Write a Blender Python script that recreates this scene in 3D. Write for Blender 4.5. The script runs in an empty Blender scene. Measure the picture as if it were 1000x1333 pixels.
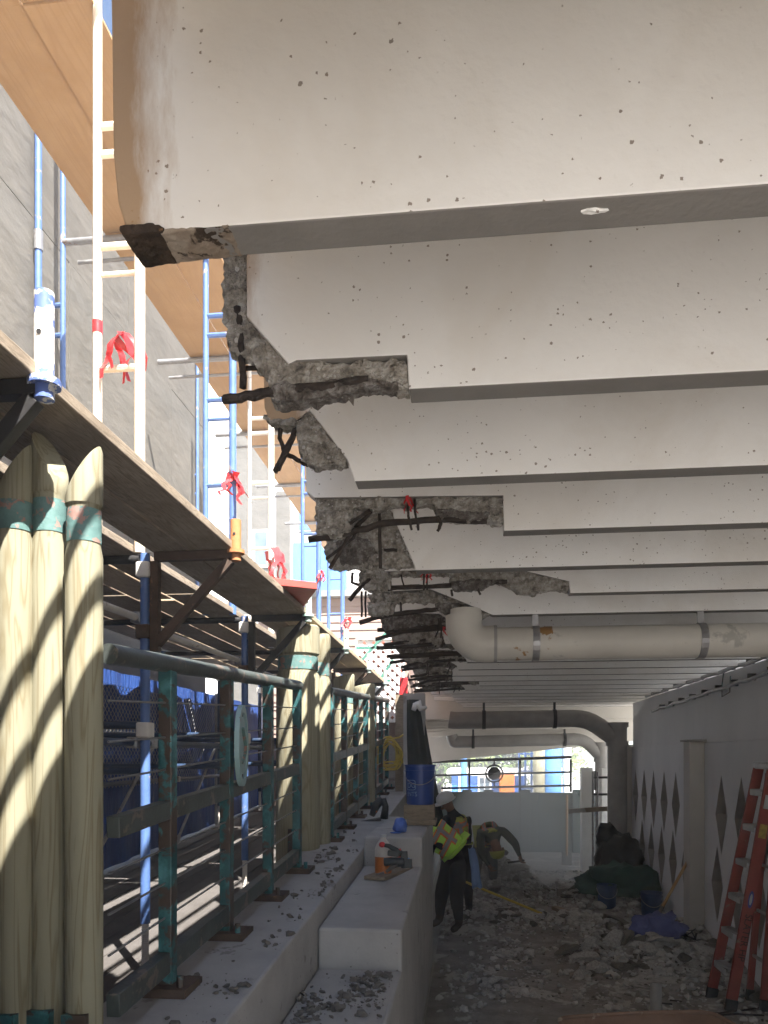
import bpy, bmesh, math, random
from mathutils import Vector, Matrix, noise
from math import radians, sin, cos, pi

random.seed(7)
scene = bpy.context.scene
COL = scene.collection

# ------------------------------------------------------------------ camera, sky, sun, exposure
F, CX, CY, ZC, T = 1000.0, 500.0, 985.0, 2.2, 0.11      # calibration of the photograph (pixels, metres)
TH = math.atan(T)
cam_d = bpy.data.cameras.new('camera')
cam = bpy.data.objects.new('camera', cam_d)
COL.objects.link(cam)
cam.location = (0, 0, ZC)
cam.rotation_euler = (radians(90), 0, TH)
cam_d.sensor_width = 36
cam_d.lens = 36 * F / 1333
cam_d.shift_y = (CY - 666.5) / 1333
cam_d.clip_start = 0.05
cam_d.clip_end = 600
scene.camera = cam

SUN = Vector((0.34, -0.47, 0.80)).normalized()           # direction towards the sun
world = bpy.data.worlds.new('World')
scene.world = world
world.use_nodes = True
wn = world.node_tree.nodes
bg = wn['Background']
sky = wn.new('ShaderNodeTexSky')
sky.sky_type = 'NISHITA'
sky.sun_disc = False
sky.sun_elevation = math.asin(SUN.z)
sky.sun_rotation = math.atan2(SUN.x, SUN.y)
world.node_tree.links.new(sky.outputs[0], bg.inputs[0])
bg.inputs[1].default_value = 0.068
sun_d = bpy.data.lights.new('sun', 'SUN')
sun_d.energy = 5.0
sun_d.angle = radians(0.5)
sun_d.color = (1.0, 0.955, 0.89)
sun = bpy.data.objects.new('sun', sun_d)
COL.objects.link(sun)
sun.location = (0, -10, 20)
sun.rotation_euler = SUN.to_track_quat('Z', 'Y').to_euler()
scene.view_settings.view_transform = 'Standard'
scene.view_settings.look = 'None'
scene.view_settings.gamma = 1
scene.view_settings.use_curve_mapping = False
scene.view_settings.exposure = 2.15
scene.cycles.max_bounces = 6
scene.cycles.diffuse_bounces = 5
scene.cycles.use_adaptive_sampling = True
scene.cycles.adaptive_threshold = 0.03
scene.cycles.volume_bounces = 1
scene.cycles.use_denoising = True
scene.cycles.caustics_reflective = False
scene.cycles.caustics_refractive = False


# ------------------------------------------------------------------ survey helpers: pixel of the photo -> point on a real plane
def PY(u, v, Y):
    k = (u - CX) / F
    X = Y * (k - T) / (1 + k * T)
    d = Y * cos(TH) - X * sin(TH)
    return Vector((X, Y, ZC + (CY - v) / F * d))


def PX(u, v, X):
    k = (u - CX) / F
    Y = X * (1 + k * T) / (k - T)
    d = Y * cos(TH) - X * sin(TH)
    return Vector((X, Y, ZC + (CY - v) / F * d))


def PZ(u, v, Z):
    d = F * (Z - ZC) / (CY - v)
    r = (u - CX) / F * d
    return Vector((r * cos(TH) - d * sin(TH), r * sin(TH) + d * cos(TH), Z))


# ------------------------------------------------------------------ materials
MATS = {}


def ramp(nt, fac, stops):
    r = nt.nodes.new('ShaderNodeValToRGB')
    el = r.color_ramp.elements
    while len(el) > 1:
        el.remove(el[-1])
    el[0].position, el[0].color = stops[0][0], (*stops[0][1], 1)
    for p, c in stops[1:]:
        e = el.new(p)
        e.color = (*c, 1)
    nt.links.new(fac, r.inputs[0])
    return r.outputs[0]


def mat(name, c1, c2=None, scale=6, rough=0.75, metal=0.0, bump=0.25, bscale=60, stretch=(1, 1, 1),
        spots=None, patches=None, grain=None, bdist=0.004, spec=0.3, c3=None, psoft=0.035):
    """c1/c2 mottled by noise; spots=(colour, scale, size); patches=(colour, scale, threshold); grain=(colour, scale, axis)."""
    m = bpy.data.materials.new(name)
    m.use_nodes = True
    nt = m.node_tree
    N, L = nt.nodes, nt.links
    b = N['Principled BSDF']
    b.inputs['Roughness'].default_value = rough
    b.inputs['Metallic'].default_value = metal
    b.inputs['Specular IOR Level'].default_value = spec
    tc = N.new('ShaderNodeTexCoord')
    oi = N.new('ShaderNodeObjectInfo')
    add = N.new('ShaderNodeVectorMath')
    add.operation = 'ADD'
    L.new(tc.outputs['Object'], add.inputs[0])
    L.new(oi.outputs['Location'], add.inputs[1])
    mp = N.new('ShaderNodeMapping')
    mp.inputs['Scale'].default_value = stretch
    L.new(add.outputs[0], mp.inputs['Vector'])
    vec = mp.outputs[0]
    c2 = c2 or tuple(min(1, x * 0.75) for x in c1)
    n1 = N.new('ShaderNodeTexNoise')
    n1.inputs['Scale'].default_value = scale
    n1.inputs['Detail'].default_value = 5
    n1.inputs['Roughness'].default_value = 0.62
    L.new(vec, n1.inputs['Vector'])
    stops = [(0.3, c2), (0.68, c1)]
    if c3:
        stops = [(0.25, c2), (0.5, c1), (0.75, c3)]
    col = ramp(nt, n1.outputs[0], stops)

    def mix(fac, a, bcol):
        mx = N.new('ShaderNodeMix')
        mx.data_type = 'RGBA'
        L.new(fac, mx.inputs[0])
        L.new(a, mx.inputs[6])
        mx.inputs[7].default_value = (*bcol, 1)
        return mx.outputs[2]
    bump_in = None
    if grain:
        gcol, gs, axis = grain
        gm = N.new('ShaderNodeMapping')
        sc = [gs, gs, gs]
        sc['XYZ'.index(axis)] = gs * 0.06
        gm.inputs['Scale'].default_value = sc
        L.new(add.outputs[0], gm.inputs['Vector'])
        wv = N.new('ShaderNodeTexNoise')
        wv.inputs['Scale'].default_value = 1.0
        wv.inputs['Detail'].default_value = 3
        wv.inputs['Distortion'].default_value = 1.2
        L.new(gm.outputs[0], wv.inputs['Vector'])
        mul = N.new('ShaderNodeMath')
        mul.operation = 'MULTIPLY'
        mul.inputs[1].default_value = 9.0
        L.new(wv.outputs[0], mul.inputs[0])
        fr = N.new('ShaderNodeMath')
        fr.operation = 'PINGPONG'
        fr.inputs[1].default_value = 0.5
        L.new(mul.outputs[0], fr.inputs[0])
        g = ramp(nt, fr.outputs[0], [(0.0, (0.75, 0.75, 0.75)), (0.25, (0, 0, 0))])
        col = mix(g, col, gcol)
        bump_in = wv.outputs[0]
    if patches:
        pcol, ps, th = patches
        n2 = N.new('ShaderNodeTexNoise')
        n2.inputs['Scale'].default_value = ps
        n2.inputs['Detail'].default_value = 5
        n2.inputs['Roughness'].default_value = 0.65
        n2.inputs['Distortion'].default_value = 0.4
        L.new(vec, n2.inputs['Vector'])
        f = ramp(nt, n2.outputs[0], [(th, (0, 0, 0)), (th + psoft, (1, 1, 1))])
        col = mix(f, col, pcol)
    nb = N.new('ShaderNodeTexNoise')
    nb.inputs['Scale'].default_value = bscale
    nb.inputs['Detail'].default_value = 3
    L.new(vec, nb.inputs['Vector'])
    height = nb.outputs[0]
    if spots:
        scol, ss, size = spots
        vo = N.new('ShaderNodeTexVoronoi')
        vo.inputs['Scale'].default_value = ss
        vo.inputs['Randomness'].default_value = 1
        wn_ = N.new('ShaderNodeTexNoise')
        wn_.inputs['Scale'].default_value = ss * 5
        wn_.inputs['Detail'].default_value = 1
        L.new(vec, wn_.inputs['Vector'])
        ws = N.new('ShaderNodeVectorMath')
        ws.operation = 'MULTIPLY_ADD'
        ws.inputs[1].default_value = (0.35 / ss,) * 3
        L.new(wn_.outputs['Color'], ws.inputs[0])
        L.new(vec, ws.inputs[2])
        L.new(ws.outputs[0], vo.inputs['Vector'])
        # only some cells carry a pit, and pits differ in size
        sep = N.new('ShaderNodeSeparateColor')
        L.new(vo.outputs['Color'], sep.inputs[0])
        ms = N.new('ShaderNodeMapRange')
        ms.inputs[1].default_value = 0.5
        ms.inputs[2].default_value = 1.0
        ms.inputs[3].default_value = 0.0
        ms.inputs[4].default_value = size
        L.new(sep.outputs[0], ms.inputs[0])
        nl = N.new('ShaderNodeTexNoise')          # pits come in clusters
        nl.inputs['Scale'].default_value = ss * 0.09
        nl.inputs['Detail'].default_value = 2
        L.new(vec, nl.inputs['Vector'])
        mr = N.new('ShaderNodeMapRange')
        mr.inputs[1].default_value = 0.36
        mr.inputs[2].default_value = 0.66
        mr.inputs[3].default_value = 0.25
        mr.inputs[4].default_value = 1.15
        L.new(nl.outputs[0], mr.inputs[0])
        mm = N.new('ShaderNodeMath')
        mm.operation = 'MULTIPLY'
        L.new(ms.outputs[0], mm.inputs[0])
        L.new(mr.outputs[0], mm.inputs[1])
        lt = N.new('ShaderNodeMath')
        lt.operation = 'LESS_THAN'
        L.new(vo.outputs['Distance'], lt.inputs[0])
        L.new(mm.outputs[0], lt.inputs[1])
        col = mix(lt.outputs[0], col, scol)
        sb = N.new('ShaderNodeMath')
        sb.operation = 'SUBTRACT'
        L.new(nb.outputs[0], sb.inputs[0])
        L.new(lt.outputs[0], sb.inputs[1])
        height = sb.outputs[0]
    if bump_in is not None:
        ad = N.new('ShaderNodeMath')
        ad.operation = 'ADD'
        L.new(height, ad.inputs[0])
        L.new(bump_in, ad.inputs[1])
        height = ad.outputs[0]
    if bump:
        bp = N.new('ShaderNodeBump')
        bp.inputs['Strength'].default_value = bump
        bp.inputs['Distance'].default_value = bdist
        L.new(height, bp.inputs['Height'])
        L.new(bp.outputs[0], b.inputs['Normal'])
    L.new(col, b.inputs['Base Color'])
    MATS[name] = m
    return m


mat('beam_paint', (0.81, 0.795, 0.775), (0.75, 0.735, 0.715), scale=2.2, rough=0.62, bump=0.35, bscale=45,
    spots=((0.28, 0.24, 0.21), 64, 0.27), patches=((0.69, 0.655, 0.61), 1.5, 0.46), psoft=0.25, bdist=0.005)
m_ = mat('beam_stained', (0.81, 0.795, 0.775), (0.75, 0.735, 0.715), scale=2.2, rough=0.62, bump=0.35, bscale=45,
         spots=((0.28, 0.24, 0.21), 64, 0.27), patches=((0.69, 0.655, 0.61), 1.5, 0.46), psoft=0.25, bdist=0.005)


def edge_stain(m, x_edge, width, colour):
    # rust washed down the end of the beams: a band along the end, frayed by noise
    nt = m.node_tree
    N, L = nt.nodes, nt.links
    b = N['Principled BSDF']
    src = b.inputs['Base Color'].links[0].from_socket
    geo = N.new('ShaderNodeNewGeometry')
    mp = N.new('ShaderNodeMapping')
    mp.inputs['Scale'].default_value = (9, 9, 2.2)
    L.new(geo.outputs['Position'], mp.inputs[0])
    nz = N.new('ShaderNodeTexNoise')
    nz.inputs['Scale'].default_value = 1.6
    nz.inputs['Detail'].default_value = 6
    nz.inputs['Roughness'].default_value = .65
    L.new(mp.outputs[0], nz.inputs['Vector'])
    sx = N.new('ShaderNodeSeparateXYZ')
    L.new(geo.outputs['Position'], sx.inputs[0])
    ma = N.new('ShaderNodeMath')
    ma.operation = 'MULTIPLY_ADD'
    ma.inputs[1].default_value = -.22
    L.new(nz.outputs[0], ma.inputs[0])
    L.new(sx.outputs[0], ma.inputs[2])
    f = N.new('ShaderNodeMapRange')
    f.inputs[1].default_value = x_edge - .11
    f.inputs[2].default_value = x_edge - .11 + width
    f.inputs[3].default_value = .85
    f.inputs[4].default_value = 0
    L.new(ma.outputs[0], f.inputs[0])
    mx = N.new('ShaderNodeMix')
    mx.data_type = 'RGBA'
    L.new(f.outputs[0], mx.inputs[0])
    L.new(src, mx.inputs[6])
    mx.inputs[7].default_value = (*colour, 1)
    L.new(mx.outputs[2], b.inputs['Base Color'])


edge_stain(m_, -.585, .075, (.33, .19, .075))
mat('slab_paint', (0.70, 0.67, 0.62), (0.60, 0.57, 0.52), scale=2, rough=0.7)
mat('wall_paint', (0.82, 0.82, 0.84), (0.72, 0.73, 0.75), scale=1.3, rough=0.7, bump=0.3, bscale=30,
    stretch=(1, 1, 0.45), patches=((0.5, 0.5, 0.5), 4, 0.68))
mat('pilaster_paint', (0.60, 0.57, 0.53), (0.5, 0.48, 0.45), scale=2, rough=0.7)
mat('soffit_grey', (0.25, 0.235, 0.22), (0.205, 0.192, 0.18), scale=5, rough=0.85, bump=0.4, bscale=70)
mat('reveal_shade', (0.40, 0.38, 0.36), (0.30, 0.285, 0.27), scale=3, rough=0.8)  # darker grey puts shade into the colour of the diamond recesses
mat('concrete', (0.42, 0.405, 0.39), (0.33, 0.318, 0.305), scale=3, rough=0.9, bump=0.5, bscale=50,
    spots=((0.16, 0.15, 0.14), 30, 0.2), patches=((0.24, 0.23, 0.215), 5, 0.63))
mat('floor_dust', (0.39, 0.365, 0.335), (0.28, 0.26, 0.235), scale=1.6, rough=0.95, bump=0.9, bscale=35, bdist=0.012,
    patches=((0.38, 0.355, 0.33), 2.2, 0.62))
mat('heap_dust', (0.31, 0.29, 0.265), (0.17, 0.157, 0.142), scale=3.5, rough=0.95, bump=1.0, bscale=28, bdist=0.02, patches=((0.40, 0.375, 0.35), 1.6, 0.56))
mat('spall', (0.34, 0.31, 0.27), (0.06, 0.053, 0.047), scale=30, rough=0.95, bump=1.0, bscale=110, bdist=0.02, c3=(0.60, 0.585, 0.56),
    spots=((0.52, 0.50, 0.47), 70, 0.55))
mat('spall_dark', (0.15, 0.13, 0.115), (0.025, 0.022, 0.02), scale=30, rough=0.95, bump=1.0, bscale=110, bdist=0.02, c3=(0.40, 0.39, 0.38),
    spots=((0.30, 0.28, 0.26), 70, 0.5))
mat('rust_dark', (0.07, 0.045, 0.03), (0.02, 0.015, 0.012), scale=14, rough=0.85, bump=0.9, bscale=70, bdist=0.01,
    patches=((0.22, 0.12, 0.05), 9, 0.63))
mat('rust_fringe', (0.33, 0.28, 0.23), (0.2, 0.15, 0.11), scale=22, rough=0.9, bump=0.8, bscale=70, patches=((0.05, 0.035, 0.025), 16, 0.55))
mat('stain', (0.50, 0.34, 0.17), (0.62, 0.52, 0.38), scale=7, rough=0.8, bump=0.6, bscale=50)
mat('rebar', (0.065, 0.05, 0.042), (0.025, 0.021, 0.02), scale=30, rough=0.8, bump=0.8, bscale=160, metal=0.2, bdist=0.006)
mat('plywood', (0.40, 0.25, 0.125), (0.34, 0.20, 0.09), scale=3, rough=0.7, bump=0.15, bscale=80,
    grain=((0.34, 0.20, 0.095), 4, 'Y'), spots=((0.28, 0.15, 0.07), 7, 0.05))
mat('plywood_edge', (0.62, 0.48, 0.30), (0.45, 0.33, 0.2), scale=8, rough=0.8)
mat('plank', (0.40, 0.33, 0.25), (0.25, 0.20, 0.15), scale=4, rough=0.85, bump=0.4, bscale=60, grain=((0.18, 0.14, 0.10), 22, 'Y'))
mat('plank_pale', (0.60, 0.49, 0.35), (0.46, 0.36, 0.25), scale=4, rough=0.8, bump=0.3, bscale=60, grain=((0.38, 0.28, 0.18), 22, 'Y'))
mat('board', (0.33, 0.26, 0.19), (0.22, 0.17, 0.12), scale=5, rough=0.85, grain=((0.16, 0.12, 0.08), 22, 'X'))
mat('pile_wood', (0.31, 0.292, 0.208), (0.245, 0.228, 0.158), scale=2.5, rough=0.8, bump=0.3, bscale=50,
    grain=((0.18, 0.147, 0.083), 9, 'Z'), stretch=(1, 1, 0.2))
mat('lumber', (0.62, 0.43, 0.23), (0.5, 0.33, 0.16), scale=4, rough=0.7, grain=((0.4, 0.25, 0.12), 20, 'Z'))
mat('teal_paint', (0.022, 0.10, 0.108), (0.016, 0.066, 0.072), c3=(0.10, 0.30, 0.32), scale=9, rough=0.5, bump=0.4, bscale=60,
    patches=((0.06, 0.04, 0.03), 6, 0.5), spec=0.5)
mat('teal_band', (0.14, 0.25, 0.235), (0.085, 0.16, 0.155), scale=14, rough=0.6, bump=0.5, patches=((0.33, 0.2, 0.17), 20, 0.54))
mat('rail_worn', (0.07, 0.085, 0.08), (0.045, 0.05, 0.046), scale=5, rough=0.5, bump=0.4, patches=((0.15, 0.12, 0.1), 9, 0.58), spec=0.5)
mat('emblem', (0.32, 0.45, 0.45), (0.24, 0.36, 0.36), scale=5, rough=0.5, patches=((0.22, 0.12, 0.09), 9, 0.64))
mat('scaffold_blue', (0.10, 0.18, 0.40), (0.07, 0.13, 0.31), scale=9, rough=0.42, bump=0.3, spec=0.5,
    patches=((0.32, 0.29, 0.28), 11, 0.63))
mat('scaffold_white', (0.72, 0.68, 0.62), (0.60, 0.55, 0.5), scale=7, rough=0.5, bump=0.3, spec=0.5,
    patches=((0.34, 0.26, 0.24), 14, 0.63))
mat('scaffold_cream', (0.80, 0.70, 0.56), (0.70, 0.58, 0.44), scale=9, rough=0.7, bump=0.6, bscale=90)
mat('scaffold_navy', (0.02, 0.045, 0.10), (0.015, 0.03, 0.06), scale=6, rough=0.45, spec=0.5, patches=((0.08, 0.08, 0.09), 14, 0.66))
mat('galvanised', (0.40, 0.40, 0.41), (0.27, 0.26, 0.26), scale=9, rough=0.45, metal=0.6, bump=0.3, patches=((0.26, 0.19, 0.15), 11, 0.62))
mat('rust_steel', (0.115, 0.075, 0.055), (0.055, 0.038, 0.03), scale=9, rough=0.8, bump=0.5, patches=((0.2, 0.11, 0.065), 12, 0.64))
mat('black_steel', (0.035, 0.033, 0.033), (0.02, 0.02, 0.02), scale=8, rough=0.5, spec=0.4, patches=((0.09, 0.055, 0.04), 9, 0.66))
mat('post_splash', (0.13, 0.20, 0.47), (0.10, 0.15, 0.38), scale=8, rough=0.5, patches=((0.72, 0.70, 0.66), 16, 0.5))
mat('post_rust', (0.52, 0.24, 0.10), (0.36, 0.15, 0.06), scale=8, rough=0.8, bump=0.4)
mat('post_green', (0.24, 0.42, 0.36), (0.6, 0.62, 0.58), scale=20, rough=0.6)
mat('red_plastic', (0.66, 0.035, 0.04), (0.5, 0.02, 0.025), scale=9, rough=0.35, spec=0.5, bump=0.5, bscale=25)
mat('red_paint', (0.55, 0.10, 0.08), (0.42, 0.07, 0.06), scale=5, rough=0.6)
mat('sheathing', (0.135, 0.125, 0.11), (0.10, 0.093, 0.081), scale=1.7, rough=0.85, bump=0.7, bscale=7, bdist=0.02, stretch=(1, 0.7, 1.4))
mat('blue_fabric', (0.03, 0.085, 0.30), (0.02, 0.05, 0.2), scale=2.6, rough=0.7, bump=0.9, bscale=9, bdist=0.03, stretch=(1, 2.4, 0.5),
    patches=((0.11, 0.16, 0.3), 3.5, 0.64))
mat('wire', (0.35, 0.35, 0.36), (0.25, 0.25, 0.25), scale=9, rough=0.45, metal=0.7)
mat('pvc', (0.62, 0.59, 0.53), (0.53, 0.50, 0.45), scale=3, rough=0.5, bump=0.1, patches=((0.42, 0.40, 0.36), 3, 0.62), spec=0.4)
mat('pvc_rust', (0.62, 0.59, 0.53), (0.53, 0.50, 0.45), scale=3, rough=0.5, bump=0.1, patches=((0.30, 0.16, 0.05), 7, 0.53), spec=0.4)
mat('pvc_old', (0.36, 0.345, 0.33), (0.27, 0.26, 0.245), scale=4, rough=0.6, bump=0.2)
mat('pipe_stain', (0.36, 0.21, 0.08), (0.45, 0.34, 0.2), scale=18, rough=0.7)
mat('fibreglass', (0.29, 0.05, 0.035), (0.2, 0.038, 0.027), scale=5, rough=0.6, bump=0.2, patches=((0.2, 0.13, 0.1), 9, 0.62))
mat('aluminium', (0.5, 0.5, 0.5), (0.36, 0.36, 0.36), scale=9, rough=0.5, metal=0.5)
mat('rubber', (0.03, 0.03, 0.03), (0.02, 0.02, 0.02), scale=9, rough=0.8)
mat('black_plastic', (0.02, 0.02, 0.021), (0.012, 0.012, 0.012), scale=7, rough=0.5, bump=0.7, bscale=14, bdist=0.02)
mat('dark_tarp', (0.018, 0.024, 0.020), (0.010, 0.013, 0.011), scale=5, rough=0.7, bump=0.6, bscale=9, bdist=0.02)
mat('green_tarp', (0.012, 0.06, 0.045), (0.007, 0.035, 0.027), scale=6, rough=0.75, bump=0.8, bscale=12, bdist=0.02)
mat('blue_bag', (0.11, 0.13, 0.34), (0.08, 0.09, 0.25), scale=7, rough=0.7, bump=0.8, bscale=14, bdist=0.02)
mat('bucket_blue', (0.008, 0.05, 0.26), (0.006, 0.04, 0.2), scale=5, rough=0.45, bump=0.1, spec=0.5)
mat('bucket_floor_blue', (0.012, 0.05, 0.17), (0.02, 0.045, 0.11), scale=5, rough=0.6, bump=0.1)
mat('print_white', (0.30, 0.42, 0.62), (0.24, 0.36, 0.56), scale=9, rough=0.5, bump=0)
mat('ink', (0.008, 0.006, 0.006), scale=9, bump=0)
mat('label_blue', (0.03, 0.06, 0.3), scale=9, bump=0)
mat('label_white', (0.5, 0.5, 0.5), scale=9, bump=0)
mat('label_yellow', (0.45, 0.32, 0.05), (0.2, 0.13, 0.04), scale=20, bump=0)
mat('barrow_rust', (0.29, 0.185, 0.13), (0.21, 0.125, 0.085), scale=6, rough=0.85, bump=0.4, patches=((0.42, 0.33, 0.25), 5, 0.6))
mat('handle_wood', (0.50, 0.30, 0.13), (0.4, 0.23, 0.1), scale=6, rough=0.6)
mat('steel_tool', (0.20, 0.19, 0.18), (0.12, 0.11, 0.10), scale=9, rough=0.5, metal=0.5)
mat('tool_body', (0.025, 0.035, 0.04), (0.02, 0.022, 0.024), scale=9, rough=0.45, spec=0.5)
mat('clear_plastic', (0.62, 0.56, 0.50), (0.5, 0.45, 0.4), scale=9, rough=0.3, bump=0.1)
mat('orange_liquid', (0.50, 0.15, 0.035), (0.42, 0.12, 0.03), scale=6, rough=0.35, bump=0.1)
mat('cap_blue', (0.09, 0.18, 0.55), (0.07, 0.14, 0.45), scale=9, rough=0.8, bump=0.5)
mat('skin', (0.20, 0.11, 0.07), (0.15, 0.08, 0.05), scale=9, rough=0.6, bump=0.1)
mat('dark_cloth', (0.018, 0.02, 0.026), (0.011, 0.012, 0.015), scale=6, rough=0.9, bump=0.8, bscale=18, bdist=0.015)
mat('green_cloth', (0.05, 0.065, 0.05), (0.035, 0.045, 0.035), scale=6, rough=0.9, bump=0.8, bscale=18, bdist=0.015)
mat('boot', (0.03, 0.024, 0.02), (0.02, 0.015, 0.012), scale=6, rough=0.7)
mat('hi_vis', (0.50, 0.80, 0.10), (0.42, 0.70, 0.08), scale=6, rough=0.7, bump=0.6, bscale=20, bdist=0.01)
mat('hi_vis_dusty', (0.42, 0.44, 0.09), (0.3, 0.32, 0.08), scale=6, rough=0.8, bump=0.6, bscale=20, bdist=0.01)
mat('reflective', (0.26, 0.25, 0.25), (0.2, 0.2, 0.2), scale=9, rough=0.4, bump=0.1)
mat('orange_trim', (0.75, 0.16, 0.04), (0.65, 0.13, 0.03), scale=9, rough=0.7, bump=0.1)
mat('hat_white', (0.62, 0.62, 0.60), (0.5, 0.5, 0.48), scale=7, rough=0.4, bump=0.1, spec=0.5)
mat('rag_blue', (0.20, 0.30, 0.52), (0.15, 0.24, 0.44), scale=8, rough=0.9, bump=0.6, bscale=25)
mat('rope_yellow', (0.60, 0.45, 0.09), (0.5, 0.36, 0.06), scale=15, rough=0.6)
mat('clapboard', (0.36, 0.265, 0.225), (0.31, 0.225, 0.19), scale=4, rough=0.8)
mat('lattice_white', (0.80, 0.78, 0.76), (0.7, 0.68, 0.66), scale=6, rough=0.6, bump=0.1)
mat('lattice_green', (0.07, 0.22, 0.17), (0.05, 0.16, 0.13), scale=6, rough=0.6, bump=0.1)
mat('brick_red', (0.42, 0.15, 0.10), (0.32, 0.1, 0.07), scale=6, rough=0.85)
mat('masonry', (0.44, 0.42, 0.39), (0.33, 0.31, 0.29), scale=8, rough=0.9, bump=0.6)
mat('rubble', (0.42, 0.405, 0.385), (0.25, 0.237, 0.22), scale=7, rough=0.95, bump=0.8, bscale=50, bdist=0.01, c3=(0.58, 0.565, 0.54))
mat('rubble_dark', (0.19, 0.17, 0.15), (0.10, 0.09, 0.08), scale=8, rough=0.95, bump=0.8, bscale=50, bdist=0.01)
mat('barrier', (0.15, 0.18, 0.17), (0.11, 0.135, 0.127), scale=2, rough=0.8)
mat('house_blue', (0.03, 0.16, 0.60), (0.03, 0.13, 0.5), scale=3, rough=0.6, bump=0.1)
mat('cladding_blue', (0.10, 0.28, 0.62), (0.09, 0.24, 0.55), scale=3, rough=0.6, bump=0.1)
mat('white_trim', (0.78, 0.78, 0.76), (0.7, 0.7, 0.68), scale=4, rough=0.6, bump=0.1)
mat('glass', (0.16, 0.20, 0.24), (0.1, 0.14, 0.18), scale=3, rough=0.08, bump=0, spec=0.7)
mat('roof_grey', (0.30, 0.29, 0.28), scale=4, rough=0.8)
mat('leaf', (0.10, 0.16, 0.035), (0.06, 0.10, 0.02), scale=3, rough=0.7, bump=0.1)
mat('leaf_pale', (0.17, 0.21, 0.07), (0.11, 0.15, 0.04), scale=3, rough=0.7, bump=0.1)
mat('bark', (0.22, 0.17, 0.13), (0.13, 0.1, 0.075), scale=8, rough=0.9, bump=0.6)
mat('orange_plastic', (0.7, 0.2, 0.03), (0.6, 0.16, 0.02), scale=6, rough=0.5)
mat('earth', (0.56, 0.55, 0.53), (0.48, 0.47, 0.45), scale=0.8, rough=0.95, bump=0.5, bscale=12, bdist=0.03)
mat('walk_boards', (0.12, 0.11, 0.103), (0.085, 0.078, 0.072), scale=3, rough=0.9, bump=0.4, grain=((0.08, 0.07, 0.065), 18, 'Y'))


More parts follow.
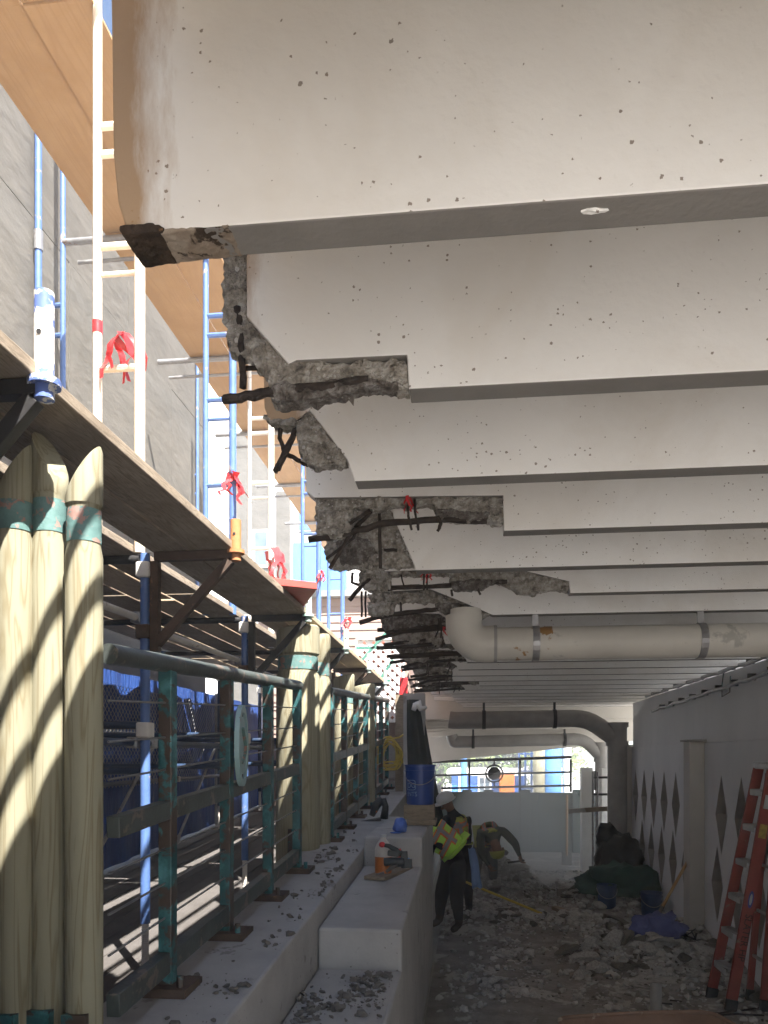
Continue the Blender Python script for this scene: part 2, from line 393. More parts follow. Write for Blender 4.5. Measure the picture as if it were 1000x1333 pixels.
# ------------------------------------------------------------------ mesh helpers
class MB:
    """collects geometry in world coordinates; build() makes ONE mesh object with its origin at its base"""

    def __init__(self):
        self.v, self.f, self.mi = [], [], []
        self.cur = 0

    def add(self, vs, fs):
        o = len(self.v)
        self.v += [tuple(p) for p in vs]
        self.f += [tuple(i + o for i in f) for f in fs]
        self.mi += [self.cur] * len(fs)
        return self

    def box(self, a, b):
        (x0, y0, z0), (x1, y1, z1) = a, b
        vs = [(x0, y0, z0), (x1, y0, z0), (x1, y1, z0), (x0, y1, z0), (x0, y0, z1), (x1, y0, z1), (x1, y1, z1), (x0, y1, z1)]
        return self.add(vs, [(0, 3, 2, 1), (4, 5, 6, 7), (0, 1, 5, 4), (1, 2, 6, 5), (2, 3, 7, 6), (3, 0, 4, 7)])

    def bar(self, p, q, w, h, up=(0, 0, 1)):
        """box section w (sideways) x h (up) from p to q"""
        p, q = Vector(p), Vector(q)
        d = (q - p).normalized()
        s = d.cross(Vector(up))
        if s.length < 1e-4:
            s = d.cross(Vector((1, 0, 0)))
        s.normalize()
        t = s.cross(d).normalized()
        vs = []
        for c in (p, q):
            for a, b in ((-1, -1), (1, -1), (1, 1), (-1, 1)):
                vs.append(c + s * (a * w / 2) + t * (b * h / 2))
        return self.add(vs, [(0, 1, 2, 3), (7, 6, 5, 4), (0, 4, 5, 1), (1, 5, 6, 2), (2, 6, 7, 3), (3, 7, 4, 0)])

    def tube(self, pts, r, n=10, cap=True, wob=0.0):
        pts = [Vector(p) for p in pts]
        rs = r if isinstance(r, (list, tuple)) else [r] * len(pts)
        rings = []
        prev = None
        for i, p in enumerate(pts):
            d = (pts[min(i + 1, len(pts) - 1)] - pts[max(i - 1, 0)]).normalized()
            if prev is None:
                a = Vector((0, 0, 1)) if abs(d.z) < 0.9 else Vector((1, 0, 0))
                s = d.cross(a).normalized()
            else:
                s = (prev - d * prev.dot(d)).normalized()
            prev = s
            t = d.cross(s)
            rings.append([p + (s * cos(2 * pi * k / n) + t * sin(2 * pi * k / n)) * rs[i] *
                          (1 + (random.uniform(-wob, wob) if wob else 0)) for k in range(n)])
        vs = [v for rg in rings for v in rg]
        fs = []
        for i in range(len(pts) - 1):
            for k in range(n):
                a, b = i * n + k, i * n + (k + 1) % n
                fs.append((a, b, b + n, a + n))
        if cap:
            fs.append(tuple(range(n - 1, -1, -1)))
            fs.append(tuple((len(pts) - 1) * n + k for k in range(n)))
        return self.add(vs, fs)

    def lathe(self, c, prof, n=24, axis=(0, 0, 1), sx=1.0, sy=1.0):
        """prof: (radius, height) list about axis through c"""
        c = Vector(c)
        q = Vector((0, 0, 1)).rotation_difference(Vector(axis))
        vs = []
        for r, h in prof:
            for k in range(n):
                vs.append(c + q @ Vector((r * cos(2 * pi * k / n) * sx, r * sin(2 * pi * k / n) * sy, h)))
        fs = []
        for i in range(len(prof) - 1):
            for k in range(n):
                a, b = i * n + k, i * n + (k + 1) % n
                fs.append((a, b, b + n, a + n))
        shut = tuple(prof[0]) == tuple(prof[-1])
        if prof[0][0] > 1e-4 and not shut:
            fs.append(tuple(range(n - 1, -1, -1)))
        if prof[-1][0] > 1e-4 and not shut:
            fs.append(tuple((len(prof) - 1) * n + k for k in range(n)))
        return self.add(vs, fs)

    def prism(self, poly, off):
        """poly: 3-D outline; extruded by vector off"""
        off = Vector(off)
        n = len(poly)
        vs = [Vector(p) for p in poly] + [Vector(p) + off for p in poly]
        fs = [tuple(range(n)), tuple(range(2 * n - 1, n - 1, -1))]
        for i in range(n):
            j = (i + 1) % n
            fs.append((i, i + n, j + n, j))
        return self.add(vs, fs)

    def mesh(self, name, base):
        me = bpy.data.meshes.new(name)
        me.from_pydata([(x - base.x, y - base.y, z - base.z) for x, y, z in self.v], [], self.f)
        me.polygons.foreach_set('material_index', self.mi)
        bm = bmesh.new()
        bm.from_mesh(me)
        bmesh.ops.recalc_face_normals(bm, faces=bm.faces)
        bm.to_mesh(me)
        bm.free()
        return me

    def build(self, name, m, parent=None, smooth=False, bevel=0.0, base=None):
        if base is None:
            xs, ys, zs = zip(*self.v)
            base = Vector(((min(xs) + max(xs)) / 2, (min(ys) + max(ys)) / 2, min(zs)))
        base = Vector(base)
        me = self.mesh(name, base)
        for k in (m if isinstance(m, (list, tuple)) else [m]):
            me.materials.append(MATS[k])
        return link(name, me, base, parent, smooth, bevel)


def wloc(o):
    p = Vector(o.location)
    while o.parent:
        o = o.parent
        p += Vector(o.location)
    return p


def link(name, me, base, parent=None, smooth=False, bevel=0.0):
    o = bpy.data.objects.new(name, me)
    COL.objects.link(o)
    o.location = base
    if parent is not None:
        o.parent = parent
        o.location = Vector(base) - wloc(parent)
    if smooth:
        me.polygons.foreach_set('use_smooth', [True] * len(me.polygons))
        if smooth != 'all':
            try:
                me.set_sharp_from_angle(angle=radians(40))
            except Exception:
                pass
    if bevel:
        md = o.modifiers.new('bevel', 'BEVEL')
        md.width = bevel
        md.segments = 2
        md.limit_method = 'ANGLE'
    return o


def tag(o, label=None, cat=None, group=None, kind=None):
    if label:
        o['label'] = label
    if cat:
        o['category'] = cat
    if group:
        o['group'] = group
    if kind:
        o['kind'] = kind
    return o


def thing(name, label, cat, loc, group=None):
    o = bpy.data.objects.new(name, None)
    COL.objects.link(o)
    o.location = loc
    o.empty_display_size = 0.1
    return tag(o, label, cat, group)


def copy_tree(o, parent=None, delta=None):
    c = o.copy()
    COL.objects.link(c)
    c.parent = parent
    if delta is not None:
        c.location = Vector(o.location) + Vector(delta)
    for ch in list(o.children):
        copy_tree(ch, c)
    return c


def evaluated(me, mods):
    o = bpy.data.objects.new('scratch', me)
    COL.objects.link(o)
    for kind, args in mods:
        md = o.modifiers.new(kind.lower(), kind)
        for k, v in args.items():
            setattr(md, k, v)
    dg = bpy.context.evaluated_depsgraph_get()
    out = bpy.data.meshes.new_from_object(o.evaluated_get(dg))
    bpy.data.objects.remove(o)
    return out


def roughen(mb, name, m, parent=None, voxel=0.012, amp=0.012, freq=22, seed=0.0, smooth=False):
    """broken concrete: the outline remeshed and torn by noise"""
    xs, ys, zs = zip(*mb.v)
    base = Vector(((min(xs) + max(xs)) / 2, (min(ys) + max(ys)) / 2, min(zs)))
    me = evaluated(mb.mesh(name, base), [('REMESH', {'mode': 'VOXEL', 'voxel_size': voxel})])
    off = Vector((seed * 3.1, seed * 1.7, seed))
    for v in me.vertices:
        p = v.co + base + off
        n = noise.fractal(p * freq, 0.9, 2.1, 4)
        n2 = noise.noise(p * freq * 0.35)
        d1 = noise.voronoi(p * freq * 1.1)[0]
        n3 = (d1[1] - d1[0]) - .35            # stones standing out of the break
        v.co += v.normal * (n * amp * .8 + n2 * amp * 1.2 + n3 * amp * 1.5)
    for k in list(me.materials):
        pass
    me.materials.clear()
    me.materials.append(MATS[m])
    me.polygons.foreach_set('material_index', [0] * len(me.polygons))
    return link(name, me, base, parent, smooth)


def blob(mb, c, rad, amp=0.15, freq=2.0, seed=0, sub=3, flat=None, peak=None):
    bm = bmesh.new()
    bmesh.ops.create_icosphere(bm, subdivisions=sub, radius=1)
    c = Vector(c)
    vs = []
    for v in bm.verts:
        d = v.co.normalized()
        n = noise.fractal(d * freq + Vector((seed, seed * 2, -seed)), 0.8, 2.0, 4)
        s = 1 + amp * n
        p = Vector((d.x * rad[0], d.y * rad[1], d.z * rad[2])) * s
        if flat is not None and p.z < flat:
            p.z = flat
        vs.append(c + p)
    fs = [tuple(v.index for v in f.verts) for f in bm.faces]
    bm.free()
    return mb.add(vs, fs)


def lerp(a, b, t):
    return a + (b - a) * t


_font_cache = {}


def text_geom(s, size):
    """flat letters in the XY plane as (verts, faces), left-aligned at 0"""
    cu = bpy.data.curves.new('letters', 'FONT')
    cu.body = s
    cu.size = size
    cu.resolution_u = 3
    o = bpy.data.objects.new('letters', cu)
    COL.objects.link(o)
    dg = bpy.context.evaluated_depsgraph_get()
    me = bpy.data.meshes.new_from_object(o.evaluated_get(dg))
    vs = [v.co.copy() for v in me.vertices]
    fs = [tuple(p.vertices) for p in me.polygons]
    bpy.data.objects.remove(o)
    return vs, fs

# ------------------------------------------------------------------ the setting
SOF = 3.11          # soffit of the beams
SP = 0.617          # beam spacing
BY = lambda n: 1.28 + SP * (n - 1)
XL, XW = -0.63, 2.75


def sheet(name, poly, m, kind='structure'):
    mb = MB()
    mb.add(poly, [tuple(range(len(poly)))])
    o = mb.build(name, m)
    return tag(o, kind=kind)


sheet('ground', [(-200, -200, -0.02), (200, -200, -0.02), (200, 300, -0.02), (-200, 300, -0.02)], 'earth')
mb = MB()
mb.box((-0.6, -3, -0.3), (6.5, 18.0, 0.0))
tag(mb.build('floor', 'floor_dust'), kind='structure')


def zl(y):          # the ledge climbs as a gentle ramp
    return 1.235 + 0.055 * (y - 2.76)


def ramp_box(mb, x0, x1, y0, y1, zb, f, dz=0.0):
    vs = [(x0, y0, zb), (x1, y0, zb), (x1, y1, zb), (x0, y1, zb),
          (x0, y0, f(y0) + dz), (x1, y0, f(y0) + dz), (x1, y1, f(y1) + dz), (x0, y1, f(y1) + dz)]
    mb.add(vs, [(0, 3, 2, 1), (4, 5, 6, 7), (0, 1, 5, 4), (1, 2, 6, 5), (2, 3, 7, 6), (3, 0, 4, 7)])


mb = MB()
ramp_box(mb, -1.42, -0.875, -3, 12.5, -0.2, zl)
tag(mb.build('kerb_ledge', 'concrete', bevel=0.012), kind='structure')
mb = MB()
mb.box((-1.42, 12.502, -.2), (-.63, 17.99, 1.55))
tag(mb.build('kerb_ledge', 'concrete', bevel=0.012), kind='structure')
# stepped bench between ledge and floor
for y0, y1, z0, z1 in ((-3, 4.40, 0.86, 0.97), (4.40, 6.37, 1.205, 1.29), (6.37, 8.3, 1.53, 1.55)):
    mb = MB()
    vs = [(-0.872, y0, -0.2), (-0.38, y0, -0.2), (-0.38, y1, -0.2), (-0.872, y1, -0.2),
          (-0.872, y0, z0), (-0.38, y0, z0), (-0.38, y1, z1), (-0.872, y1, z1)]
    mb.add(vs, [(0, 3, 2, 1), (4, 5, 6, 7), (0, 1, 5, 4), (1, 2, 6, 5), (2, 3, 7, 6), (3, 0, 4, 7)])
    tag(mb.build('concrete_step', 'concrete', bevel=0.018), kind='structure')


def zwalk(y):
    return 0.93 + 0.05 * (y - 4.16)


walk = bpy.data.objects.new('walkway', None)
COL.objects.link(walk)
walk.location = (-2.3, 6, 0.9)
tag(walk, kind='structure')
mb = MB()
ramp_box(mb, -3.8, -1.424, -8, 13, -0.3, lambda y: zwalk(y) - 0.045)
mb.build('bed', 'concrete', walk)
for i in range(13):
    mb = MB()
    x0 = -1.43 - i * 0.168
    ramp_box(mb, x0 - 0.16, x0, 1.5, 12.8, 0.4, zwalk, random.uniform(-0.004, 0.004))
    mb.v = [(x, y, z if z > 0.5 else zwalk(y) - 0.042) for x, y, z in mb.v]
    mb.build('plank', 'walk_boards', walk)

# roof slab over the beams and the header behind
mb = MB()
mb.box((XL + 0.02, -1.45, 3.72), (3.3, 14.6, 3.95))
mb.box((3.302, 11.0, 3.5), (6.5, 14.615, 3.8))  # unseen roof piece added to keep the sun off the far floor
ds = tag(mb.build('deck_slab', 'slab_paint'), kind='structure')
for k in range(4):
    mb = MB()
    mb.box((XL, 1.28 - .617 * (k + 1), SOF), (3.2, 1.36 - .617 * (k + 1), 3.719))
    mb.build('rib', 'slab_paint', ds)

# unseen railing added on the deck edge to cast dappled shade
dr_ = thing('shade_railing', 'unseen tube railing added on the deck edge overhead for dappled shade', 'railing', (XL + .1, 6, 3.95))
for z in (4.28, 4.58):
    mb = MB()
    mb.tube([(XL + .06, -1.7, z), (XL + .06, 14.5, z)], .022, 8)
    mb.build('rail', 'rail_worn', dr_, smooth=True)
rg = random.Random(77)
for i in range(15):
    y = -1.6 + i * 1.14
    mb = MB()
    mb.box((XL + .03, y - .03, 3.955), (XL + .09, y + .03, 4.55))
    mb.build('post', 'teal_paint', dr_)
    # ragged sheets added on the rails to break the sunlight into dapples
    for q in range(1 if i % 2 else 0):
        y0 = y + .1 + q * .5 + rg.uniform(-.1, .1)
        w_, h_ = rg.uniform(.25, .5), rg.uniform(.3, .55)
        pl = []
        for k in range(22):
            an = 2 * pi * k / 22
            rr0 = 1 + .35 * noise.noise(Vector((cos(an) * 1.4 + i, sin(an) * 1.4 + q, .5)))
            pl.append((XL + .03, y0 + w_ / 2 + w_ * .6 * cos(an) * rr0, 4.10 + h_ / 2 + h_ * .6 * sin(an) * rr0))
        mb = MB()
        mb.prism(pl, (.004, 0, 0))
        mb.build('dapple_sheet', 'dark_tarp', dr_)
mb = MB()
mb.box((XL + .025, -1.7, 3.952), (XL + .16, 14.55, 4.0))
mb.build('shade_kerb', 'concrete', dr_)  # unseen upstand added to narrow the sun strip on the walkway

# ------------------------------------------------------------------ beams
GB = 'white concrete beams under the deck'


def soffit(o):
    # downward faces take a darker grey than the sides
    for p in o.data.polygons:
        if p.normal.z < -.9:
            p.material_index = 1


def beam(n, poly_px, label, right=3.2, name='concrete_beam', rough=None):
    """intact face outlined in the photograph on the beam's own near plane; poly runs from the top left down to the soffit"""
    Y = BY(n)
    root = thing(name, label, 'beam', (1.2, Y, SOF), GB)
    pts = [PY(u, v, Y) for u, v in poly_px]
    pts = [Vector((p.x, Y, max(p.z, SOF))) for p in pts]
    pts[0].z = 3.719
    pts[-1].z = SOF
    poly = [pts[0]] + pts[1:] + [Vector((right, Y, SOF)), Vector((right, Y, 3.719))]
    mb = MB()
    mb.prism(poly, (0, 0.08, 0))
    soffit(mb.build('web', ['beam_stained' if n < 4 else 'beam_paint', 'soffit_grey'], root, bevel=0.004))
    return root


def rough_px(root, n, poly_px, m='spall', y0=0.008, y1=0.066, voxel=0.009, amp=0.011, freq=26, name='spalled_concrete'):
    Y = BY(n)
    poly = []
    N = len(poly_px)
    for i in range(N):      # subdivide the outline and tear it
        a, b = poly_px[i], poly_px[(i + 1) % N]
        k = max(1, int(math.hypot(a[0] - b[0], a[1] - b[1]) / 9))
        for j in range(k):
            t = j / k
            jit = 0 if j == 0 else 1.6
            poly.append(PY(lerp(a[0], b[0], t) + random.uniform(-jit, jit), lerp(a[1], b[1], t) + random.uniform(-jit, jit), Y + y0))
    mb = MB()
    mb.prism(poly, (0, y1 - y0, 0))
    return roughen(mb, name, m, root, voxel, amp, freq, seed=n)


def bar_px(root, n, pts, r, dy=0.04, name='rebar', m='rebar'):
    Y = BY(n)
    P = []
    for i, (u, v) in enumerate(pts):
        P.append(PY(u, v, Y + dy))
    Q = []
    for i in range(len(P) - 1):
        for t in (0, 0.25, 0.5, 0.75):
            Q.append(P[i].lerp(P[i + 1], t))
    Q.append(P[-1])
    Q = [q + Vector((random.uniform(-1, 1), random.uniform(-1, 1), random.uniform(-1, 1))) * r * 0.18 for q in Q]
    mb = MB()
    mb.tube(Q, r * .85, 8, wob=0.2)
    return mb.build(name, m, root, smooth='all')


def ribbon(root, p, size, seed, m='red_plastic', name='red_tape'):
    rnd = random.Random(seed)
    mb = MB()
    for s in range(3):
        a = Vector(p) + Vector((rnd.uniform(-.2, .2), rnd.uniform(-.2, .2), 0)) * size
        ang = rnd.uniform(0, pi)
        w = Vector((cos(ang), sin(ang), 0)) * size * 0.13
        vs, k = [], 6
        q = a
        for i in range(k + 1):
            vs += [q - w * (1 - 0.1 * i), q + w * (1 - 0.1 * i)]
            q = q + Vector((rnd.uniform(-.18, .18), rnd.uniform(-.18, .18), -rnd.uniform(0.08, 0.26))) * size
        fs = [(2 * i, 2 * i + 1, 2 * i + 3, 2 * i + 2) for i in range(k)]
        mb.add(vs, fs)
    return mb.build(name, m, root, smooth='all')


# beam 1: whole, with a rusted black corner
b = beam(1, [(142, -60), (145, 48), (147, 200), (153, 262), (166, 285)], 'nearest and largest white beam, its lower left corner broken black with rust')
Y = BY(1)
mb = MB()
c0 = [PY(u, v, Y) for u, v in ((160, 281), (200, 268), (243, 266), (262, 281), (262, 300))]
mb.prism([Vector((XL + 0.022, Y - 0.005, SOF + 0.010)), Vector((XL + 0.04, Y - 0.005, SOF + 0.016)), Vector((XL + .09, Y - 0.005, SOF + 0.012)),
          Vector((XL + 0.115, Y - 0.005, SOF - 0.002)), Vector((XL + 0.035, Y - 0.005, SOF - 0.008))], (0, 0.092, 0))
roughen(mb, 'rusted_corner', 'rust_dark', b, 0.005, 0.0022, 40, 1)
mb = MB()
mb.prism([Vector((XL + 0.10, Y - 0.002, SOF + 0.004)), Vector((XL + .15, Y - 0.002, SOF + 0.006)), Vector((XL + .22, Y - 0.002, SOF + 0.001)),
          Vector((XL + .22, Y - 0.002, SOF - 0.002)), Vector((XL + .10, Y - 0.002, SOF - 0.004))], (0, 0.084, 0))
roughen(mb, 'spalled_concrete', 'rust_fringe', b, 0.005, 0.0018, 40, 2)
mb = MB()
pt = Vector((PY(778, 271, Y).x, Y + 0.03, SOF))
blob(mb, pt, (0.022, 0.007, 0.004), 0.5, 3, 4, 2)
mb.build('paint_flake', 'beam_paint', b)

# beam 2
b = beam(2, [(320, 150), (321, 412), (376, 474), (386, 469), (530, 462), (532, 518)],
         'second white beam from the camera, its end cut back in a square notch over black steel')
rough_px(b, 2, [(283, 185), (287, 330), (291, 440), (300, 458), (312, 462), (336, 478), (345, 486), (380, 482), (323, 413), (322, 185)], 'spall')
rough_px(b, 2, [(345, 486), (378, 474), (388, 470), (530, 463), (531, 507), (500, 501), (470, 503), (440, 509), (410, 517), (380, 522), (354, 519)], 'spall')
rough_px(b, 2, [(354, 497), (400, 499), (440, 490), (480, 487), (525, 500), (500, 504), (470, 506), (430, 516), (390, 523), (356, 520)], 'spall_dark', y0=0.0, y1=0.06)
bar_px(b, 2, [(290, 521), (322, 517), (356, 512), (420, 503), (480, 494)], 0.013, 0.01)
bar_px(b, 2, [(291, 517), (330, 512), (350, 507)], 0.009, 0.03)
bar_px(b, 2, [(310, 400), (314, 440), (317, 505)], 0.011, 0.02)
bar_px(b, 2, [(320, 480), (350, 478)], 0.007, 0.05)

# beam 3
b = beam(3, [(341, 380), (344, 530), (351, 548), (385, 546), (403, 534), (412, 545), (452, 598), (462, 618)],
         'third white beam from the camera with a bent black bar hanging off its end')
rough_px(b, 3, [(384, 547), (404, 533), (414, 545), (452, 599), (447, 606), (432, 605), (416, 609), (402, 604), (391, 600), (388, 570)], 'spall', y0=0.0)
rough_px(b, 3, [(344, 538), (360, 546), (386, 545), (384, 553), (352, 551)], 'spall', y0=-0.004, voxel=0.006)
bar_px(b, 3, [(391, 544), (377, 578), (364, 606), (358, 613)], 0.013, 0.02)
bar_px(b, 3, [(366, 548), (364, 570), (372, 590), (392, 601), (400, 606)], 0.009, 0.03)
bar_px(b, 3, [(384, 560), (372, 592), (362, 610)], 0.008, 0.0)

# beam 4
b = beam(4, [(394, 600), (399, 640), (409, 648), (560, 646), (655, 645), (656, 689)],
         'fourth white beam from the camera, hollowed end with red tape on its stirrups')
rough_px(b, 4, [(409, 647), (655, 645), (655, 681), (632, 677), (600, 679), (568, 677), (566, 657), (505, 660), (500, 665), (460, 662), (458, 692), (436, 700), (412, 697)], 'spall')
rough_px(b, 4, [(566, 660), (640, 664), (636, 678), (604, 676), (568, 676)], 'spall_dark', y0=0.0, y1=0.05)
rough_px(b, 4, [(412, 664), (452, 660), (457, 690), (436, 698), (414, 695)], 'spall', y0=-0.012, y1=0.07)
bar_px(b, 4, [(402, 702), (455, 694), (500, 682), (570, 676), (634, 678)], 0.016, 0.02)
for u in (531, 540):
    bar_px(b, 4, [(u, 650), (u + 1, 672), (u + 5, 690)], 0.006, 0.0)
bar_px(b, 4, [(570, 672), (574, 682), (570, 692)], 0.008, 0.0)
bar_px(b, 4, [(488, 660), (460, 690), (430, 740)], 0.010, 0.05)
bar_px(b, 4, [(494, 660), (495, 740)], 0.008, 0.06)
bar_px(b, 4, [(455, 682), (482, 664)], 0.008, 0.0)
ribbon(b, PY(532, 646, BY(4) - 0.01), 0.06, 3)

# beam 5
b = beam(5, [(505, 655), (512, 672), (524, 700), (540, 737), (541, 746)],
         'fifth white beam from the camera ending in a rough grey wedge')
rough_px(b, 5, [(420, 672), (425, 716), (433, 743), (470, 741), (540, 738), (512, 672), (506, 655), (424, 655)], 'spall', voxel=0.012, amp=0.018)
rough_px(b, 5, [(437, 702), (480, 700), (490, 720), (470, 735), (440, 736)], 'spall_dark', y0=-0.01, y1=0.03, voxel=0.012, amp=0.014)
bar_px(b, 5, [(425, 728), (460, 700), (470, 680)], 0.009, -0.02)
bar_px(b, 5, [(500, 716), (517, 716)], 0.009, -0.015)

# beam 6
b = beam(6, [(466, 700), (470, 743), (503, 744), (661, 738), (741, 757), (742, 770)],
         'sixth white beam from the camera with a long tapering grey notch')
rough_px(b, 6, [(503, 744), (661, 738), (741, 757), (741, 769), (676, 774), (660, 764), (640, 758), (600, 762), (584, 757), (588, 748), (550, 750), (505, 749)], 'spall', voxel=0.011)
rough_px(b, 6, [(466, 744), (504, 744), (509, 752), (508, 768), (486, 771), (470, 766)], 'spall', y0=-0.01, voxel=0.011, amp=0.016)
rough_px(b, 6, [(585, 756), (630, 752), (656, 757), (630, 767), (592, 768)], 'spall_dark', y0=-0.005, y1=0.05, voxel=0.011)
bar_px(b, 6, [(505, 766), (545, 764), (580, 763), (625, 758), (660, 758)], 0.016, 0.02)
bar_px(b, 6, [(482, 752), (470, 764), (455, 781)], 0.015, 0.0)
bar_px(b, 6, [(459, 745), (458, 758), (470, 762)], 0.010, 0.05)
for u in (552, 556):
    bar_px(b, 6, [(u, 744), (u, 768)], 0.006, 0.0)
bar_px(b, 6, [(522, 748), (526, 764)], 0.006, 0.0)
bar_px(b, 6, [(588, 768), (589, 776)], 0.008, 0.0)
bar_px(b, 6, [(622, 766), (625, 774)], 0.008, 0.0)
ribbon(b, PY(554, 743, BY(6) - 0.02), 0.06, 5)

# beam 7
b = beam(7, [(478, 730), (490, 771), (560, 767), (600, 783), (640, 800), (642, 804)],
         'seventh white beam from the camera, its end broken along a sloping line above the pipe elbow')
rough_px(b, 7, [(478, 772), (562, 767), (640, 800), (628, 806), (600, 800), (570, 786), (500, 783), (480, 782)], 'spall', voxel=0.012, amp=0.016)
rough_px(b, 7, [(478, 784), (515, 780), (512, 800), (490, 803), (480, 798)], 'spall', y0=-0.01, voxel=0.012, amp=0.018)
rough_px(b, 7, [(565, 784), (605, 786), (615, 796), (580, 800), (566, 796)], 'spall_dark', y0=0, y1=0.05, voxel=0.012)
bar_px(b, 7, [(468, 811), (500, 802), (540, 796), (570, 793), (612, 789)], 0.017, 0.02)
for u in (471, 476):
    bar_px(b, 7, [(u, 770), (u, 803)], 0.008, 0.02)
bar_px(b, 7, [(522, 782), (522, 798)], 0.008, 0.02)

# beams 8 .. 24: ends broken back by differing amounts
rb = random.Random(12)
names = {8: 'eighth white beam from the camera, just behind the upturned pipe elbow, end hung with black bars',
         9: 'ninth white beam from the camera, first one seen wholly below the big pipe'}
for n in range(8, 23):
    Y = BY(n)
    xc = rb.uniform(-0.25, 0.15) if n < 16 else rb.uniform(-0.4, 0.0)
    hz = rb.uniform(0.06, 0.12)
    root = thing('concrete_beam', names.get(n, 'thin white beam in the far cluster beyond the big pipe, its end torn open'), 'beam', (1.2, Y, SOF), GB)
    mb = MB()
    mb.prism([(XL, Y, 3.719), (XL, Y, SOF + hz + 0.05), (xc - 0.15, Y, SOF + hz + 0.03), (xc - 0.02, Y, SOF + hz * 0.5), (xc, Y, SOF), (3.2, Y, SOF), (3.2, Y, 3.719)], (0, 0.08, 0))
    soffit(mb.build('web', ['beam_paint', 'soffit_grey'], root))
    if n < 17:
        mb = MB()
        zt = SOF + hz + 0.05
        mb.prism([(XL - .04, Y, zt), (xc - 0.15, Y, zt - 0.01), (xc, Y, SOF + hz * .5), (xc - .05, Y, SOF), (xc - 0.2, Y, SOF + hz * .4), (XL + .25, Y, SOF + hz * .5), (XL + .2, Y, SOF), (XL, Y, SOF + 0.02)], (0, 0.07, 0))
        roughen(mb, 'spalled_concrete', 'spall' if n % 2 else 'spall_dark', root, 0.018, 0.022, 14, n)
        for q in range(2):
            mb = MB()
            z = SOF + rb.uniform(-0.02, 0.05)
            mb.tube([(XL - rb.uniform(0.02, .14), Y + .03, z - rb.uniform(0.0, .06)), (XL + .15, Y + .02, z), (xc - .1, Y + .02, z + .02), (xc, Y + .03, z + .02)], 0.015, 7, wob=0.2)
            mb.build('rebar', 'rebar', root)
        for q in range(2):
            x = rb.uniform(XL + .1, xc)
            mb = MB()
            mb.tube([(x, Y + .01, SOF + hz), (x + .01, Y, SOF + .03), (x + rb.uniform(-.03, .03), Y, SOF - rb.uniform(0.02, 0.07))], 0.007, 6)
            mb.build('stirrup', 'rebar', root)
        if n == 8:
            ribbon(root, (-0.17, Y - .02, SOF + 0.03), 0.07, 9)
# ------------------------------------------------------------------ right-hand wall with diamond openings
wall = thing('diamond_wall', 'white concrete wall with rows of tall diamond recesses on the right', 'wall', (XW, 6, 0))


def diamond_panel(y0, y1):
    mb = MB()
    mb.box((XW, y0, -0.2), (XW + 0.3, y1, 2.36))
    base = Vector((XW, (y0 + y1) / 2, 0))
    me = mb.mesh('panel', base)
    cut = MB()
    k = int((y0 - 10.0) / 0.62) - 2
    y = 10.0 + k * 0.62
    while y < y1:
        for row, (yc, zc, hh) in enumerate(((y, 1.56, 0.44), (y + 0.31 - 0.62 * 0.27, 0.78, 0.43))):
            if yc - 0.2 > y0 + 0.08 and yc + 0.2 < y1 - 0.08:
                w = 0.20
                pts = [(0, zc + hh), (w, zc), (0, zc - hh), (-w, zc)]
                cut.prism([(XW - 0.05, yc + a, z) for a, z in pts], (0.05 + 0.11, 0, 0))
        y += 0.62
    cm = cut.mesh('cutter', base)
    co = bpy.data.objects.new('cutter', cm)
    COL.objects.link(co)
    out = evaluated(me, [('BOOLEAN', {'object': co, 'operation': 'DIFFERENCE', 'solver': 'EXACT'})])
    bpy.data.objects.remove(co)
    out.materials.clear()
    out.materials.append(MATS['wall_paint'])
    out.materials.append(MATS['reveal_shade'])
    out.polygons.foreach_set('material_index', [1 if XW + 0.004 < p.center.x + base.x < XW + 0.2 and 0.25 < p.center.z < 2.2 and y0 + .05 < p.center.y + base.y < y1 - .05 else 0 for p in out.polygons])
    o = link('panel', out, base, wall)
    return o


edges = [5.0, 9.36, 13.5]
diamond_panel(5.05, 9.36)
diamond_panel(9.62, 13.4)
mb = MB()
mb.box((XW + 0.02, -2.0, 2.363), (XW + 0.3, 13.4, 3.108))
mb.build('upper_wall', 'wall_paint', wall)
mb = MB()
mb.box((XW + 0.01, -2.0, -0.2), (XW + 0.3, 5.048, 2.36))
mb.build('panel', 'wall_paint', wall)
for y in (9.36, 13.4, 5.05):
    mb = MB()
    mb.box((XW - 0.17, y + 0.003, -0.2), (XW + 0.28, y + 0.257, 2.375))
    pl = mb.build('pilaster', 'pilaster_paint', wall, bevel=0.006)
    mb = MB()
    mb.box((XW - 0.20, y - 0.03, 2.378), (XW + 0.015, y + 0.29, 2.40))
    mb.build('ledge', 'concrete', pl)

# conduits clipped along the top of the wall
for k, (va, vb) in enumerate((((1000, 852), (842, 905)), ((1000, 874), (850, 924)))):
    a, c = PX(*va, XW - 0.03), PX(*vb, XW - 0.03)
    d = (c - a)
    a = a - d * 0.35
    root = thing('cable_conduit', ('upper' if k == 0 else 'lower') + ' of two grey cables clipped along the top of the white wall', 'cable', a)
    pts = []
    for i in range(25):
        t = i / 24
        p = a.lerp(c, t)
        pts.append(p + Vector((-.01, 0, -0.025 * abs(sin(t * 24)))))
    mb = MB()
    mb.tube(pts, 0.022, 8)
    mb.build('cable', 'galvanised', root, smooth='all')
    for i in range(1, 12):
        p = a.lerp(c, i / 12)
        mb = MB()
        mb.box((XW - 0.055, p.y - 0.015, p.z - 0.03), (XW + 0.018, p.y + 0.015, p.z + 0.035))
        mb.build('clip', 'black_steel', root)
